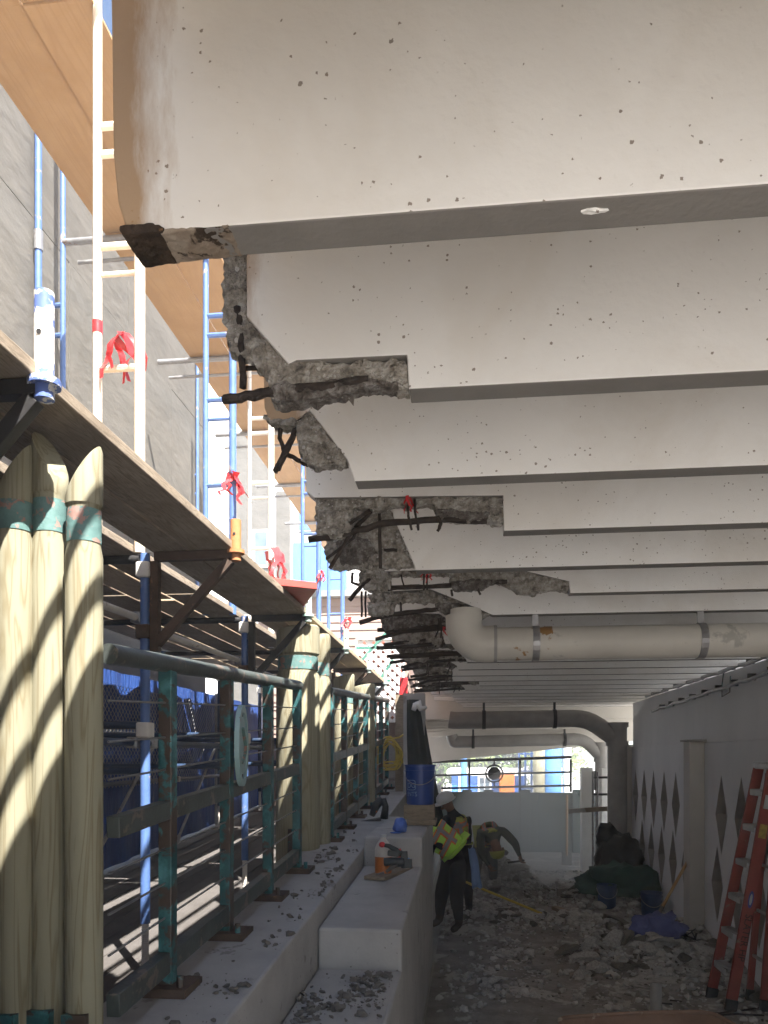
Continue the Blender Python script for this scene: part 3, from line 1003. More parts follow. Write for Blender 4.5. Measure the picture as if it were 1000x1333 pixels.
# hooks of thin green cord on the wall
r = thing('cord_hook', 'thin dangling green cord looped below the wall cables', 'cord', PX(945, 905, XW - 0.03))
mb = MB()
mb.tube([PX(u, v, XW - 0.02) for u, v in ((942, 876), (940, 892), (940, 907), (950, 901), (951, 880))], 0.006, 6)
mb.build('cord', 'teal_paint', r)


# ------------------------------------------------------------------ drain pipes
def arc(c, r, a0, a1, ex, ey, n=8):
    c, ex, ey = Vector(c), Vector(ex), Vector(ey)
    return [c + ex * r * cos(lerp(a0, a1, i / n)) + ey * r * sin(lerp(a0, a1, i / n)) for i in range(n + 1)]


Yp = 5.0
pz = PY(800, 836, Yp).z
r_p = 0.106
xe = PY(604, 830, Yp).x
p1 = thing('drain_pipe', 'fat cream plastic pipe hung under the beams with an upturned elbow', 'pipe', (xe, Yp, pz))
mb = MB()
mb.tube([(xe + 0.18, Yp, pz), (1.2, Yp, pz), (2.9, Yp, pz)], r_p, 24)
mb.build('pipe_run', 'pvc', p1, smooth=True)
mb = MB()
R = 0.135
pts = [(xe + 0.20, Yp, pz)] + [Vector((xe + R, Yp, pz + R)) + Vector((-R * sin(a), 0, -R * cos(a))) for a in [i * pi / 2 / 8 for i in range(9)]]
pts.append((xe, Yp, pz + R + 0.05))
mb.tube(pts, r_p + 0.012, 24)
el = mb.build('elbow', 'pvc', p1, smooth=True)
mb = MB()
mb.lathe((xe + .012, Yp, pz + R + 0.04), [(r_p - 0.005, 0), (r_p - 0.005, 0.05), (r_p - 0.03, 0.05), (r_p - 0.03, 0.0)], 24)
mb.build('socket', 'pvc', el, smooth=True)
mb = MB()
mb.tube([(xe + 0.19, Yp, pz), (xe + 0.21, Yp, pz)], r_p + 0.014, 24)
mb.build('joint_ring', 'pvc_old', p1, smooth=True)
for u in (697, 912):
    x = PY(u, 830, Yp).x
    mb = MB()
    mb.tube([(x - 0.022, Yp, pz), (x + 0.022, Yp, pz)], r_p + 0.006, 24)
    mb.box((x - 0.02, Yp - 0.004, pz + r_p), (x + 0.02, Yp + 0.004, pz + r_p + 0.09))
    mb.build('hanger', 'galvanised', p1)
mb = MB()
x = PY(685, 830, Yp).x
mb.tube([(x - .1, Yp, pz), (x, Yp, pz), (x + .16, Yp, pz)], r_p + 0.0015, 24, cap=False)
mb.build('rust_mark', 'pvc_rust', p1, smooth=True)


def small_pipe(label, Y, pl, r, m, down_to=0.0, hang=()):
    pts = [PY(u, v, Y) for u, v in pl]
    root = thing('drain_pipe', label, 'pipe', pts[0])
    P = []
    for i, p in enumerate(pts):
        if 0 < i < len(pts) - 1:
            a, c = pts[i - 1], pts[i + 1]
            k = min(0.3, (p - a).length * .4, (c - p).length * .4)
            q0, q1 = p + (a - p).normalized() * k, p + (c - p).normalized() * k
            for t in (0, .25, .5, .75, 1):
                P.append(q0 * (1 - t) ** 2 + p * 2 * t * (1 - t) + q1 * t * t)
        else:
            P.append(p)
    mb = MB()
    mb.tube(P, r, 18)
    mb.build('pipe_run', m, root, smooth=True)
    e = pts[-1]
    mb = MB()
    mb.tube([(e.x + .02, Y, e.z + 0.25), (e.x + .02, Y, down_to)], r * 1.08, 18)
    mb.build('downpipe', m, root, smooth=True)
    for zz in (e.z + 0.2, e.z - 0.12):
        mb = MB()
        mb.tube([(e.x + .02, Y, zz), (e.x + .02, Y, zz + 0.08)], r * 1.25, 18)
        mb.build('collar', m, root, smooth=True)
    for u, v in hang:
        p = PY(u, v, Y)
        mb = MB()
        mb.tube([(p.x - .03, Y, p.z), (p.x + .03, Y, p.z)], r * 1.1, 16)
        mb.box((p.x - .02, Y - .01, p.z + r), (p.x + .02, Y + .01, SOF + .1))
        mb.build('hanger', 'black_steel', root)
    return root


small_pipe('dark grey pipe crossing below the far beams and bending down at the wall', 13.4,
           [(585, 937), (592, 938), (765, 935), (802, 962)], 0.15, 'pvc_old', 0.0, ((630, 937), (722, 936)))
small_pipe('smaller pale pipe farthest back, bending down beside the far opening', 16.2,
           [(588, 957), (590, 966), (760, 962), (782, 984)], 0.125, 'pvc_old', 0.0, ((616, 966), (735, 963)))

# ------------------------------------------------------------------ left: sheathed wall and blue site fence
XWALL = -3.62
sw = thing('sheathed_wall', 'grey sheathed wall behind the scaffold, striped with shadows', 'wall', (XWALL, 5, 3.0))
row = 0
for zrow in range(5):
    z0 = 3.05 + zrow * 1.22
    y = -8.0 - (zrow % 2) * 1.2
    while y < 10.2:
        y1 = min(y + 2.43, 10.3)
        mb = MB()
        j = random.uniform(0, 0.008)
        mb.box((XWALL - 0.03, max(y, -8.0), z0), (XWALL + j, y1 - 0.008, z0 + 1.212))
        mb.build('panel', 'sheathing', sw)
        y += 2.44
mb = MB()
mb.box((XWALL - 0.08, -8.0, 3.0), (XWALL - 0.031, 10.3, 9.3))
mb.build('backing', 'plank', sw)
for yy in (0.6, 3.3, 6.0, 8.7):
    mb = MB()
    mb.box((XWALL - 0.2, yy - .08, 0.2), (XWALL - 0.082, yy + .08, 3.6))
    mb.build('post', 'plank', sw)

fence = thing('blue_fence', 'dark blue fabric site fence on posts behind the scaffold legs', 'fence', (-3.5, 7, 0.9))
y = -4.2
while y < 13.0:
    vs, fs = [], []
    ny, nz = 22, 10
    for i in range(ny + 1):
        for j in range(nz + 1):
            yy = y + i * 2.43 / ny
            zz = zwalk(yy) + 0.03 + j * (3.02 - zwalk(yy)) / nz
            dx = 0.03 * sin(yy * 9 + j * .3) * sin(yy * 3.1) + 0.02 * noise.noise(Vector((yy * 2, zz * 2, 0)))
            vs.append((-3.5 + dx, yy, zz))
    for i in range(ny):
        for j in range(nz):
            a = i * (nz + 1) + j
            fs.append((a, a + nz + 1, a + nz + 2, a + 1))
    mb = MB()
    mb.add(vs, fs)
    mb.build('fabric_panel', 'blue_fabric', fence, smooth='all')
    mb = MB()
    mb.tube([(-3.43, y, zwalk(y)), (-3.43, y, 3.06)], 0.024, 8)
    mb.build('post', 'galvanised', fence, smooth=True)
    y += 2.4
# chain link in front of the fabric, crossing wires
mb = MB()
for i in range(-14, 66):
    y0 = 4.6 + i * 0.075
    for s in (1, -1):
        ya, yb = y0, y0 + s * 1.0
        za, zb = 1.9, 2.9
        if min(ya, yb) > 4.4 and max(ya, yb) < 10.3:
            mb.tube([(-3.41, ya, za), (-3.41, yb, zb)], 0.0028, 3, cap=False)
tag(mb.build('chain_link', 'wire', fence), kind='stuff')

# unseen plywood hoarding added behind the viewer to block fill light
ho = thing('shade_hoarding', 'unseen plywood hoarding added behind the viewer to block light', 'hoarding', (-2.3, .3, .7))
for i in range(4):
    mb = MB()
    mb.box((-.97, -6.0 + i * 1.85, .9), (-.95, -4.16 + i * 1.85, 3.34))
    mb.build('sheet', 'plank', ho)
for i in range(3):
    mb = MB()
    mb.box((-3.45 + i * .82, -3.0, .55), (-2.64 + i * .82, -2.98, 3.3))
    mb.build('sheet', 'plank', ho)

# ------------------------------------------------------------------ timber piles strapped in teal
PG = 'strapped timber piles along the railing'


def pile(cx, cy, r, ztop, zbase, slope, label, zband, foot=True, rot=0.0):
    root = thing('timber_pile', label, 'pile', (cx, cy, zbase), PG)
    n = 28
    mb = MB()
    prof = [(zbase, r), (zbase + .3, r), ((zbase + ztop) / 2, r * 0.99), (zband - .10, r * .985), (zband - .065, r * .88), (zband + .065, r * .88), (zband + .08, r * .97), (ztop - slope - .03, r * .985)]
    vs = []
    for z, rr in prof:
        for k in range(n):
            a = 2 * pi * k / n
            w = 1 + 0.025 * noise.noise(Vector((cos(a) * 1.5, sin(a) * 1.5, z * 0.4 + cx * 7)))
            vs.append((cx + rr * cos(a) * w, cy + rr * sin(a) * w, z))
    for rr, dz in ((.98, -.015), (.90, 0.0)):      # slanting sawn head
        for k in range(n):
            a = 2 * pi * k / n
            vs.append((cx + r * rr * cos(a), cy + r * rr * sin(a), ztop + dz - slope * (.5 - .5 * cos(a - rot))))
    fs = []
    m = len(prof) + 2
    for i in range(m - 1):
        for k in range(n):
            a, b2 = i * n + k, i * n + (k + 1) % n
            fs.append((a, b2, b2 + n, a + n))
    fs.append(tuple((m - 1) * n + k for k in range(n)))
    mb.add(vs, fs)
    mb.build('log', 'pile_wood', root, smooth=True)
    mb = MB()
    mb.lathe((cx, cy, zband - .055), [(r * .88, 0), (r * .915, 0), (r * .915, .11), (r * .88, .11), (r * .88, 0)], 28)
    mb.build('band', 'teal_band', root, smooth=True)
    if foot:
        mb = MB()
        zf = zbase + 0.02
        mb.box((cx - .04, cy - r - .015, zf), (cx + .04, cy - r * .6, zf + .34))
        mb.box((cx - .07, cy - r - .05, zf - .02), (cx + .07, cy - r * .6, zf + .01))
        mb.build('foot_plate', 'teal_paint', root)
    return root


yp = 2.42
pts = [(20, 3.245, 'leftmost timber pile at the picture edge, head cut on a slant'),
       (65, 3.31, 'tallest timber pile, second from the left edge'),
       (109.5, 3.235, 'timber pile third from the left edge, beside the railing')]
for i, (u, zt, lab) in enumerate(pts):
    p = PY(u, 1000, yp + (0, 0.05, 0.02)[i])
    pile(p.x, p.y, 0.061, zt, 1.0, 0.17, lab, zt - (0.24, 0.30, 0.27)[i], rot=(0.3, 2.8, 0.2)[i], foot=True)
p = PY(388, 1000, 6.35)
pile(p.x, p.y, 0.185, 3.30, 1.25, 0.04, 'big sunlit timber pile at the end of the near railing', 2.98, rot=0)
p = PY(417, 1000, 6.62)
pile(p.x - .02, p.y, 0.11, 3.27, 1.3, 0.03, 'slimmer timber pile half hidden behind the big sunlit one', 2.96, foot=False)
p = PY(473, 1000, 9.6)
pile(p.x, p.y, 0.15, 3.12, 1.5, 0.05, 'far timber pile standing in the middle of the far railing', 2.85)
p = PY(448, 1000, 9.2)
pile(p.x, p.y, 0.13, 3.2, 1.4, 0.05, 'pale timber pile behind the far railing under the small bracket', 2.9)

# ------------------------------------------------------------------ railings
XR = -1.22


def zr(y):
    return zl(y)


def railing(name, label, y0, y1, posts, emblems, base=True, worn=True):
    root = thing(name, label, 'railing', (XR, y0, zr(y0)))
    top, mid, low = 1.33, 0.735, 0.12
    mb = MB()
    mb.tube([(XR, y, zr(y) + top) for y in (y0 - .3, (y0 + y1) / 2, y1)], 0.036, 14)
    mb.build('top_rail', 'rail_worn', root, smooth=True)
    for nm, h, w, hh in (('middle_rail', mid, 0.05, 0.075), ('bottom_rail', low, 0.05, 0.085)):
        for a, c in zip([y0 - .3] + posts, posts + [y1]):
            if c - a < 0.1:
                continue
            mb = MB()
            g = 0.033
            mb.bar((XR, a + g, zr(a) + h), (XR, c - g, zr(c) + h), w, hh)
            mb.build(nm, 'rail_worn', root, bevel=0.004)
    for y in posts:
        mb = MB()
        mb.box((XR - .028, y - .032, zr(y) + .012), (XR + .028, y + .032, zr(y) + top - .03))
        po = mb.build('post', 'teal_paint', root, bevel=0.004)
        mb = MB()
        mb.box((XR - .11, y - .10, zr(y) - .01), (XR + .11, y + .10, zr(y) + .03))
        mb.build('base_plate', 'rust_steel', po)
        for sx in (-.075, .075):
            mb = MB()
            mb.tube([(XR + sx, y - .06, zr(y) + .03), (XR + sx, y - .06, zr(y) + .075)], 0.014, 6)
            mb.build('bolt', 'teal_paint', po)
    for h in (0.30, 0.44, 0.58, 0.90, 1.03, 1.17):
        mb = MB()
        mb.tube([(XR, y0 - .3, zr(y0 - .3) + h), (XR, y1, zr(y1) + h)], 0.0045, 6)
        mb.build('wire', 'wire', root, smooth=True)
    for y in emblems:
        c = Vector((XR + .045, y, zr(y) + 0.96))
        mb = MB()
        mb.lathe(c, [(0.175, -.012), (0.212, -.012), (0.212, .012), (0.175, .012), (0.175, -.012)], 40, axis=(.985, .174, 0))
        em = mb.build('emblem_ring', 'emblem', root, smooth=True)
        mb = MB()
        mb.lathe(c, [(0.0, -.006), (0.15, -.006), (0.15, .006), (0.0, .006)], 40, axis=(.985, .174, 0))
        mb.build('disc', 'emblem', em, smooth=True)
        for a in (0, 1, 2, 3):
            d = Vector((-.174 * cos(a * pi / 2), .985 * cos(a * pi / 2), sin(a * pi / 2)))
            mb = MB()
            mb.bar(c + d * .148, c + d * .178, .012, .012, up=(1, 0, 0))
            mb.build('spoke', 'teal_paint', em)
        mb = MB()
        pts = [c + Vector((.009 - .174 * .075 * sin(t * 5.2 - .8), 0.075 * sin(t * 5.2 - .8) * (1 - .25 * t), -0.09 + .18 * t)) for t in [i / 18 for i in range(19)]]
        mb.tube(pts, [0.008 + .006 * sin(pi * i / 18) for i in range(19)], 6)
        mb.build('relief', 'teal_band', em, smooth=True)
    return root


railing('railing', 'worn teal railing with wires and a round emblem between the timber piles', 2.80, 5.45, [3.02, 3.79, 4.6, 5.40], [3.90])
railing('railing', 'second teal railing beyond the big sunlit pile, brightly lit', 7.0, 9.3, [6.75, 7.5, 8.3, 9.1], [])
railing('railing', 'farthest teal railing by the black column, pale blue in the sun', 10.0, 11.6, [9.95, 10.7, 11.5], [])

# ------------------------------------------------------------------ scaffold
DZ = 3.36
XB, XA = -1.83, -1.33     # leg line and outer end of the bracket arms
SG = 'side brackets of the scaffold'


def bracket(y, label, m_arm, m_post, post_h=0.24, post=True):
    root = thing('side_bracket', label, 'bracket', (XB, y, DZ - .5), SG)
    s = 0.05
    mb = MB()
    mb.bar((XB + .06, y, DZ - .025), (XA + .03, y, DZ - .025), s, s)
    mb.build('arm', m_arm, root, bevel=0.003)
    mb = MB()
    mb.bar((XB + .06, y, DZ - .052), (XB + .06, y, DZ - .56), s, s)
    mb.build('upright', m_arm, root, bevel=0.003)
    mb = MB()
    mb.bar((XB + .07, y, DZ - .52), (XA + .0, y, DZ - .055), s * .9, s)
    mb.build('brace', m_arm, root, bevel=0.003)
    for dz in (-.1, -.45):
        mb = MB()
        mb.box((XB - .045, y - .035, DZ + dz - .04), (XB + .034, y + .035, DZ + dz + .04))
        mb.build('coupler', 'rust_steel' if dz < -.3 else 'galvanised', root, bevel=0.006)
    if post:
        mb = MB()
        mb.tube([(XA + .03, y, DZ - .06), (XA + .03, y, DZ + post_h)], 0.03, 14)
        mb.lathe((XA + .03, y, DZ + 0.0), [(0.0, -.02), (0.05, -.02), (0.05, .0), (0.0, .0)], 14)
        st = mb.build('post_stub', m_post, root, smooth=True)
        mb = MB()
        mb.lathe((XA + .03, y - .0305, DZ + post_h * .5), [(0.0, 0), (0.008, 0), (0.008, .002), (0, .002)], 10, axis=(0, -1, 0))
        mb.build('pin_hole', 'black_steel', st)
    return root


LEGS = [2.24, 4.2, 6.16, 8.1, 10.0, 12.0]
bracket(LEGS[0], 'nearest black scaffold bracket at the left edge with a blue paint splashed post', 'black_steel', 'post_splash', 0.27)
bracket(LEGS[1], 'rusty scaffold bracket with an orange post under the near planks', 'rust_steel', 'post_rust', 0.17)
bracket(LEGS[2], 'black scaffold bracket under the red board', 'black_steel', 'post_green', 0.19)
bracket(LEGS[3], 'dark scaffold bracket with a green post past the big timber pile', 'black_steel', 'post_green', 0.2)
bracket(LEGS[4], 'small brown scaffold bracket farther along the planks', 'rust_steel', 'post_green', 0.2)
bracket(LEGS[5], 'farthest scaffold bracket beside the white lattice', 'black_steel', 'post_green', 0.2)

# standing scaffold frames under the deck: two legs on screw jacks and their crosspieces
GT = 'scaffold tubes'
XO = -3.32                # outer leg line
UZ = 6.5                  # upper deck


def tube_thing(label, a, b, r=0.021, m='galvanised', couplers=True):
    a, b = Vector(a), Vector(b)
    root = thing('scaffold_tube', label, 'scaffold tube', a, GT)
    mb = MB()
    mb.tube([a, b], r, 10)
    mb.build('tube', m, root, smooth=True)
    if couplers:
        d = (b - a).normalized()
        for t in (0.06, 0.94):
            p = a.lerp(b, t)
            mb = MB()
            mb.bar(p - d * .035, p + d * .035, r * 3, r * 3)
            mb.build('coupler', 'galvanised', root, bevel=0.008)
    return root


for i, y in enumerate(LEGS[1:]):
    w = ('nearest', 'second', 'third', 'fourth', 'fifth')[i]
    root = thing('arch_scaffold', f'{w} dark blue scaffold arch standing below the planks', 'scaffold', (XB, y, zwalk(y)), 'scaffold arches below the planks')
    for xx in (XB, XO):
        mb = MB()
        mb.tube([(xx, y, zwalk(y) + .32), (xx, y, DZ - .005)], 0.028, 14)
        lg = mb.build('leg', 'scaffold_navy' if xx == XO else 'scaffold_blue', root, smooth=True)
        mb = MB()
        prof = []
        z = 0.0
        while z < .34:
            prof += [(0.017, z), (0.023, z + .006)]
            z += .012
        mb.lathe((xx, y, zwalk(y) + .012), prof, 12)
        mb.build('screw_jack', 'scaffold_white', lg)
        mb = MB()
        mb.box((xx - .08, y - .08, zwalk(y) + .005), (xx + .08, y + .08, zwalk(y) + .016))
        mb.build('foot_plate', 'rust_steel', lg)
        for zz in (DZ - .10, 2.35):
            mb = MB()
            mb.box((xx - .04, y - .045, zz - .045), (xx + .04, y + .045, zz + .045))
            mb.build('coupler', 'scaffold_white', lg, bevel=0.012)
    for z, r in ((DZ - .035, .025), (2.38, .024), (2.12, .024)):
        mb = MB()
        mb.tube([(XO + .03, y, z), (XB - .03, y, z)], r, 10)
        mb.build('crosspiece', 'black_steel' if r == .025 else 'scaffold_navy', root, smooth=True)

for i in range(0, 4):
    ya, yb = LEGS[i], LEGS[i + 1]
    w = ('nearest', 'second', 'third', 'fourth')[i]
    tube_thing(f'{w} white ledger tube running just under the planks', (XB - .06, ya + .1, DZ - .40), (XB - .06, yb + .15, DZ - .36), 0.021, 'scaffold_white')
    tube_thing(f'{w} dark blue ledger tube at the inner scaffold legs', (XB - .06, ya + .1, 2.28), (XB - .06, yb + .1, 2.28), 0.021, 'scaffold_navy')
    tube_thing(f'{w} low dark blue ledger tube at the outer scaffold legs', (XO + .07, ya + .1, 1.95), (XO + .07, yb + .1, 1.95), 0.021, 'scaffold_navy')
    tube_thing(f'{w} diagonal brace tube in front of the blue fence', (XO + .12, ya, 1.2), (XO + .12, yb, 2.75), 0.016, 'galvanised')

# planks of the two lower decks
PLG = 'scaffold planks'


def plank(x0, x1, y0, y1, z, label, m='plank', t=0.045, name='scaffold_plank', tilt=0.0):
    mb = MB()
    vs = [(x0, y0, z), (x1, y0, z), (x1, y1, z + tilt), (x0, y1, z + tilt), (x0, y0, z + t), (x1, y0, z + t), (x1, y1, z + t + tilt), (x0, y1, z + t + tilt)]
    mb.add(vs, [(0, 3, 2, 1), (4, 5, 6, 7), (0, 1, 5, 4), (1, 2, 6, 5), (2, 3, 7, 6), (3, 0, 4, 7)])
    o = mb.build(name, m, bevel=0.004)
    return tag(o, label, 'plank', PLG)


side = ('outer', 'inner')
for k, (x0, x1) in enumerate(((-1.565, -1.315), (-1.79, -1.575))):
    plank(x0, x1, -6.0, 0.35, DZ + .004, f'{side[k]} plank of the run behind the nearest bracket', 'plank')
    plank(x0, x1, 0.4, 6.3, DZ + .004, f'long dark {side[k]} plank over the timber piles, seen from below', 'plank')
    plank(x0, x1, 6.35, 8.25, DZ + .004, f'orange tinted {side[k]} plank beyond the red board', 'plank_pale')
    plank(x0, x1, 8.3, 10.15, DZ + .004, f'pale {side[k]} plank over the small brown bracket', 'plank_pale')
    plank(x0, x1, 10.2, 12.2, DZ + .004, f'farthest {side[k]} plank next to the white lattice', 'plank_pale')
plank(-1.31, -.975, -6.0, 1.3, DZ + .004, 'unseen plank added over the hoarding to darken the walkway', 'plank')  # added out of view to keep light out of the corridor
for k in range(5):
    x1 = -1.90 - k * 0.28
    for (a, c) in ((-6.0, 1.5), (1.55, 5.3), (5.33, 8.8), (8.85, 12.1)):
        plank(x1 - .262, x1, a + .2 * (k % 2), c + .17 * (k % 2), DZ + .004, f'{("first", "second", "third", "fourth", "fifth")[k]} plank across of the inner deck, {"run behind the viewer" if a < 0 else "near run" if a < 4 else "middle run" if a < 8 else "far run"}', 'plank' if (k + int(a)) % 2 else 'plank_pale')
# red board
poly = [PZ(u, v, DZ + .055) for u, v in ((346, 760), (413, 767), (388, 800), (370, 792))]
mb = MB()
mb.prism(poly, (0, 0, 0.05))
root = thing('red_board', 'red painted board lying askew on the end of the near planks', 'board', poly[0])
mb.build('board_face', 'red_paint', root, bevel=0.003)

# upper plywood deck
PWG = 'plywood sheets of the upper deck'
ys = [-6.0, -1.6, 2.1, 4.15, 6.05, 8.0, 9.9, 11.85, 13.8, 16.0]
wrd = ['first', 'second', 'third', 'fourth', 'fifth', 'sixth', 'seventh', 'eighth', 'ninth']
for i in range(len(ys) - 1):
    for k, (x0, x1) in enumerate(((-2.98, -2.545), (-2.54, -2.125))):
        mb = MB()
        dz = 0.012 * ((i + k) % 2)
        mb.box((x0, ys[i], UZ + dz), (x1, ys[i + 1] - .006, UZ + .019 + dz))
        tag(mb.build('plywood_sheet', 'plywood'), f'{wrd[i]} {("left", "right")[k]} orange plywood sheet along the high scaffold deck', 'plywood', PWG)
    if i > 3:
        tube_thing(f'{wrd[i - 4]} crosspiece right under the high plywood deck', (XO - .02, ys[i], UZ - .03), (XB, ys[i], UZ - .03), 0.028, 'galvanised', False)
        tube_thing(f'{wrd[i - 4]} thin lower crosspiece below the high plywood deck', (XO + .1, ys[i] + .01, UZ - .20), (XB, ys[i] + .01, UZ - .20), 0.016, 'galvanised', False)

# upper frames standing on the lower deck: a stout post and a slim one joined by rungs
FG = 'ladder sides of the upper scaffold'


def frame(label, x, y, m, r=(0.029, 0.022), rungs=(4.42, 4.96, 5.12, 5.65, 5.81), dx=-.25, z1=9.4):
    root = thing('scaffold_ladder', label, 'scaffold', (x, y, DZ), FG)
    for q, xx in enumerate((x, x + dx)):
        mb = MB()
        mb.tube([(xx, y, DZ + .0), (xx, y, 6), (xx, y, z1)], r[q], 12)
        mb.build('upright', m, root, smooth=True)
    for z in rungs:
        mb = MB()
        mb.tube([(x, y, z), (x + dx, y, z)], 0.015 if z > 4.8 and z < 5.0 else .021, 8)
        mb.build('rung', m, root, smooth=True)
    mb = MB()
    mb.tube([(x, y, 6.42), (x, y, 6.58)], r[0] * 1.3, 12)
    mb.build('sleeve', 'galvanised', root, smooth=True)
    return root


def X_at(u, y):
    return PY(u, 0, y).x


for y, ua, ub, m, lab, r in ((4.2, 182, 127, 'scaffold_cream', 'cream coloured ladder side of scaffold rising beside the nearest beam', (.030, .026)),
                             (6.1, 303, 268, 'scaffold_blue', 'bright blue ladder side of scaffold right of the cream one', (.030, .024)),
                             (8.0, 353, 325, 'scaffold_white', 'worn white ladder side of scaffold right of the bright blue one', (.034, .022)),
                             (9.9, 415, 394, 'scaffold_blue', 'blue ladder side of scaffold behind the red board', (.034, .026)),
                             (11.8, 446, 428, 'scaffold_blue', 'fifth ladder side of scaffold, blue, above the pale planks', (.034, .028)),
                             (13.6, 466, 455, 'scaffold_white', 'white ladder side of scaffold farthest along near the lattice', (.03, .025))):
    frame(lab, X_at(ua, y), y, m, r, dx=X_at(ub, y) - X_at(ua, y))
for y, ua, ub, m, lab in ((6.05, 50, 82, 'scaffold_blue', 'blue ladder side of scaffold nearest the left edge against the grey wall'),
                          (8.0, 161, 169, 'scaffold_blue', 'blue ladder side of scaffold against the grey wall behind the cream one'),
                          (9.9, 246, 257, 'scaffold_blue', 'rusty blue ladder side of scaffold at the end of the grey wall'),
                          (11.8, 296, 306, 'scaffold_white', 'white ladder side of scaffold just beyond the grey wall'),
                          (4.2, -85, -40, 'scaffold_blue', 'blue ladder side of scaffold against the grey wall left of the picture')):
    frame(lab, X_at(ua, y), y, m, (.029, .022), (4.3, 4.95, 5.7, 5.95), dx=X_at(ub, y) - X_at(ua, y))
# unseen tubes and braces added over the plywood to cast shadows
for i, (y0, y1) in enumerate(((0.0, 4.2), (4.2, 8.0), (8.0, 11.9))):
    for z in (7.0, 7.5):
        tube_thing(f'{("near", "middle", "far")[i]} {"lower" if z < 7.2 else "upper"} unseen shade tube added above the plywood deck', (XB - .05, y0, z), (XB - .05, y1, z), .022, 'scaffold_blue', False)
    tube_thing(f'{("near", "middle", "far")[i]} unseen crossing brace added for shade above the plywood deck', (XB - .1, y0, 6.6), (XB - .1, y1, 8.6), .018, 'galvanised', False)

# red warning ribbons tied to the frames
for (u, v, Y, sz, lab) in ((152, 462, 4.17, 0.24, 'red plastic ribbon tied between the two cream uprights'),
                           (303, 632, 6.07, 0.24, 'red plastic ribbon on the thick blue upright above the orange post'),
                           (352, 735, 7.95, 0.34, 'red plastic bag tied just above the red board'),
                           (417, 750, 9.85, 0.16, 'small red ribbon on the blue frame behind the red board'),
                           (452, 812, 11.7, 0.22, 'faint red ribbon at the far pale planks')):
    p = PY(u, v, Y)
    root = thing('red_ribbon', lab, 'ribbon', p, 'red warning ribbons')
    ribbon(root, p + Vector((0, 0, sz * .5)), sz, int(u), name='strip')
    ribbon(root, p + Vector((0.01, -.01, sz * .4)), sz * .9, int(u) + 1, name='strip')
mb = MB()
mb.tube([PY(127, 418, 4.2), PY(127, 434, 4.2)], 0.0285, 12)
root = thing('red_ribbon', 'red tape wound round the cream upright', 'ribbon', PY(127, 434, 4.2), 'red warning ribbons')
mb.build('strip', 'red_plastic', root, smooth=True)

# ------------------------------------------------------------------ clapboard house end, lattice, masonry at the far end of the ledge
hy = 12.9
hs = thing('clapboard_house', 'brown clapboard house end beyond the ledge', 'house', (-2.0, hy, 0))
mb = MB()
mb.box((-3.6, hy + .03, 0), (-1.02, hy + 3.2, 4.9))
mb.build('core', 'clapboard', hs)
for i in range(34):
    z = 0.3 + i * 0.135
    mb = MB()
    vs = [(-3.6, hy, z), (-1.0, hy, z), (-1.0, hy + .028, z), (-3.6, hy + .028, z), (-3.6, hy + .018, z + .14), (-1.0, hy + .018, z + .14), (-1.0, hy + .028, z + .14), (-3.6, hy + .028, z + .14)]
    mb.add(vs, [(0, 3, 2, 1), (4, 5, 6, 7), (0, 1, 5, 4), (1, 2, 6, 5), (2, 3, 7, 6), (3, 0, 4, 7)])
    mb.build('clapboard', 'clapboard', hs)
mb = MB()
mb.box((-3.7, hy - .15, 4.9), (-0.95, hy + 3.3, 5.0))
mb.build('roof', 'roof_grey', hs)

lat = thing('lattice_panel', 'white diagonal lattice panel at the end of the scaffold', 'lattice', (-1.6, hy - .25, 2.8))
x0, x1, z0, z1 = -1.85, -1.06, 2.78, 4.15
ly = hy - .25


def clipline(p, d):
    ts = []
    for (a, b_, lo, hi) in ((p[0], d[0], x0, x1), (p[1], d[1], z0, z1)):
        t0, t1 = sorted(((lo - a) / b_, (hi - a) / b_))
        ts.append((t0, t1))
    a, b_ = max(t[0] for t in ts), min(t[1] for t in ts)
    return (a, b_) if b_ - a > .08 else None


for sgn, yy in ((1, ly), (-1, ly - .013)):
    s = -2.2
    while s < 2.2:
        c = clipline(((x0 + x1) / 2 + s, (z0 + z1) / 2), (.7071, .7071 * sgn))
        if c:
            p, q = [((x0 + x1) / 2 + s + t * .7071, yy, (z0 + z1) / 2 + t * .7071 * sgn) for t in c]
            mb = MB()
            mb.bar(p, q, .011, .062, up=(0, 0, 1))
            mb.build('slat', 'lattice_white', lat)
        s += 0.155
for a, c in (((x0, z0), (x1, z0)), ((x0, z1), (x1, z1)), ((x0, z0), (x0, z1)), ((x1, z0), (x1, z1))):
    mb = MB()
    mb.bar((a[0], ly - .03, a[1]), (c[0], ly - .03, c[1]), .03, .06, up=(0, 1, 0))
    mb.build('edge_board', 'lattice_white', lat)
mb = MB()
mb.box((x0, ly + .10, z0), (x1, ly + .14, z1))
mb.build('backing', 'brick_red', lat)
root = thing('green_trellis', 'dark green braced trellis leaning over the white lattice', 'trellis', (-1.7, ly - .4, 2.9))
for p, q in (((-1.75, 2.95), (-1.2, 3.75)), ((-1.8, 3.42), (-1.25, 3.42)), ((-1.8, 3.65), (-1.3, 4.2)), ((-1.8, 3.95), (-1.15, 3.95))):
    mb = MB()
    mb.bar((p[0], ly - .4, p[1]), (q[0], ly - .4, q[1]), .04, .04)
    mb.build('bar', 'lattice_green', root)

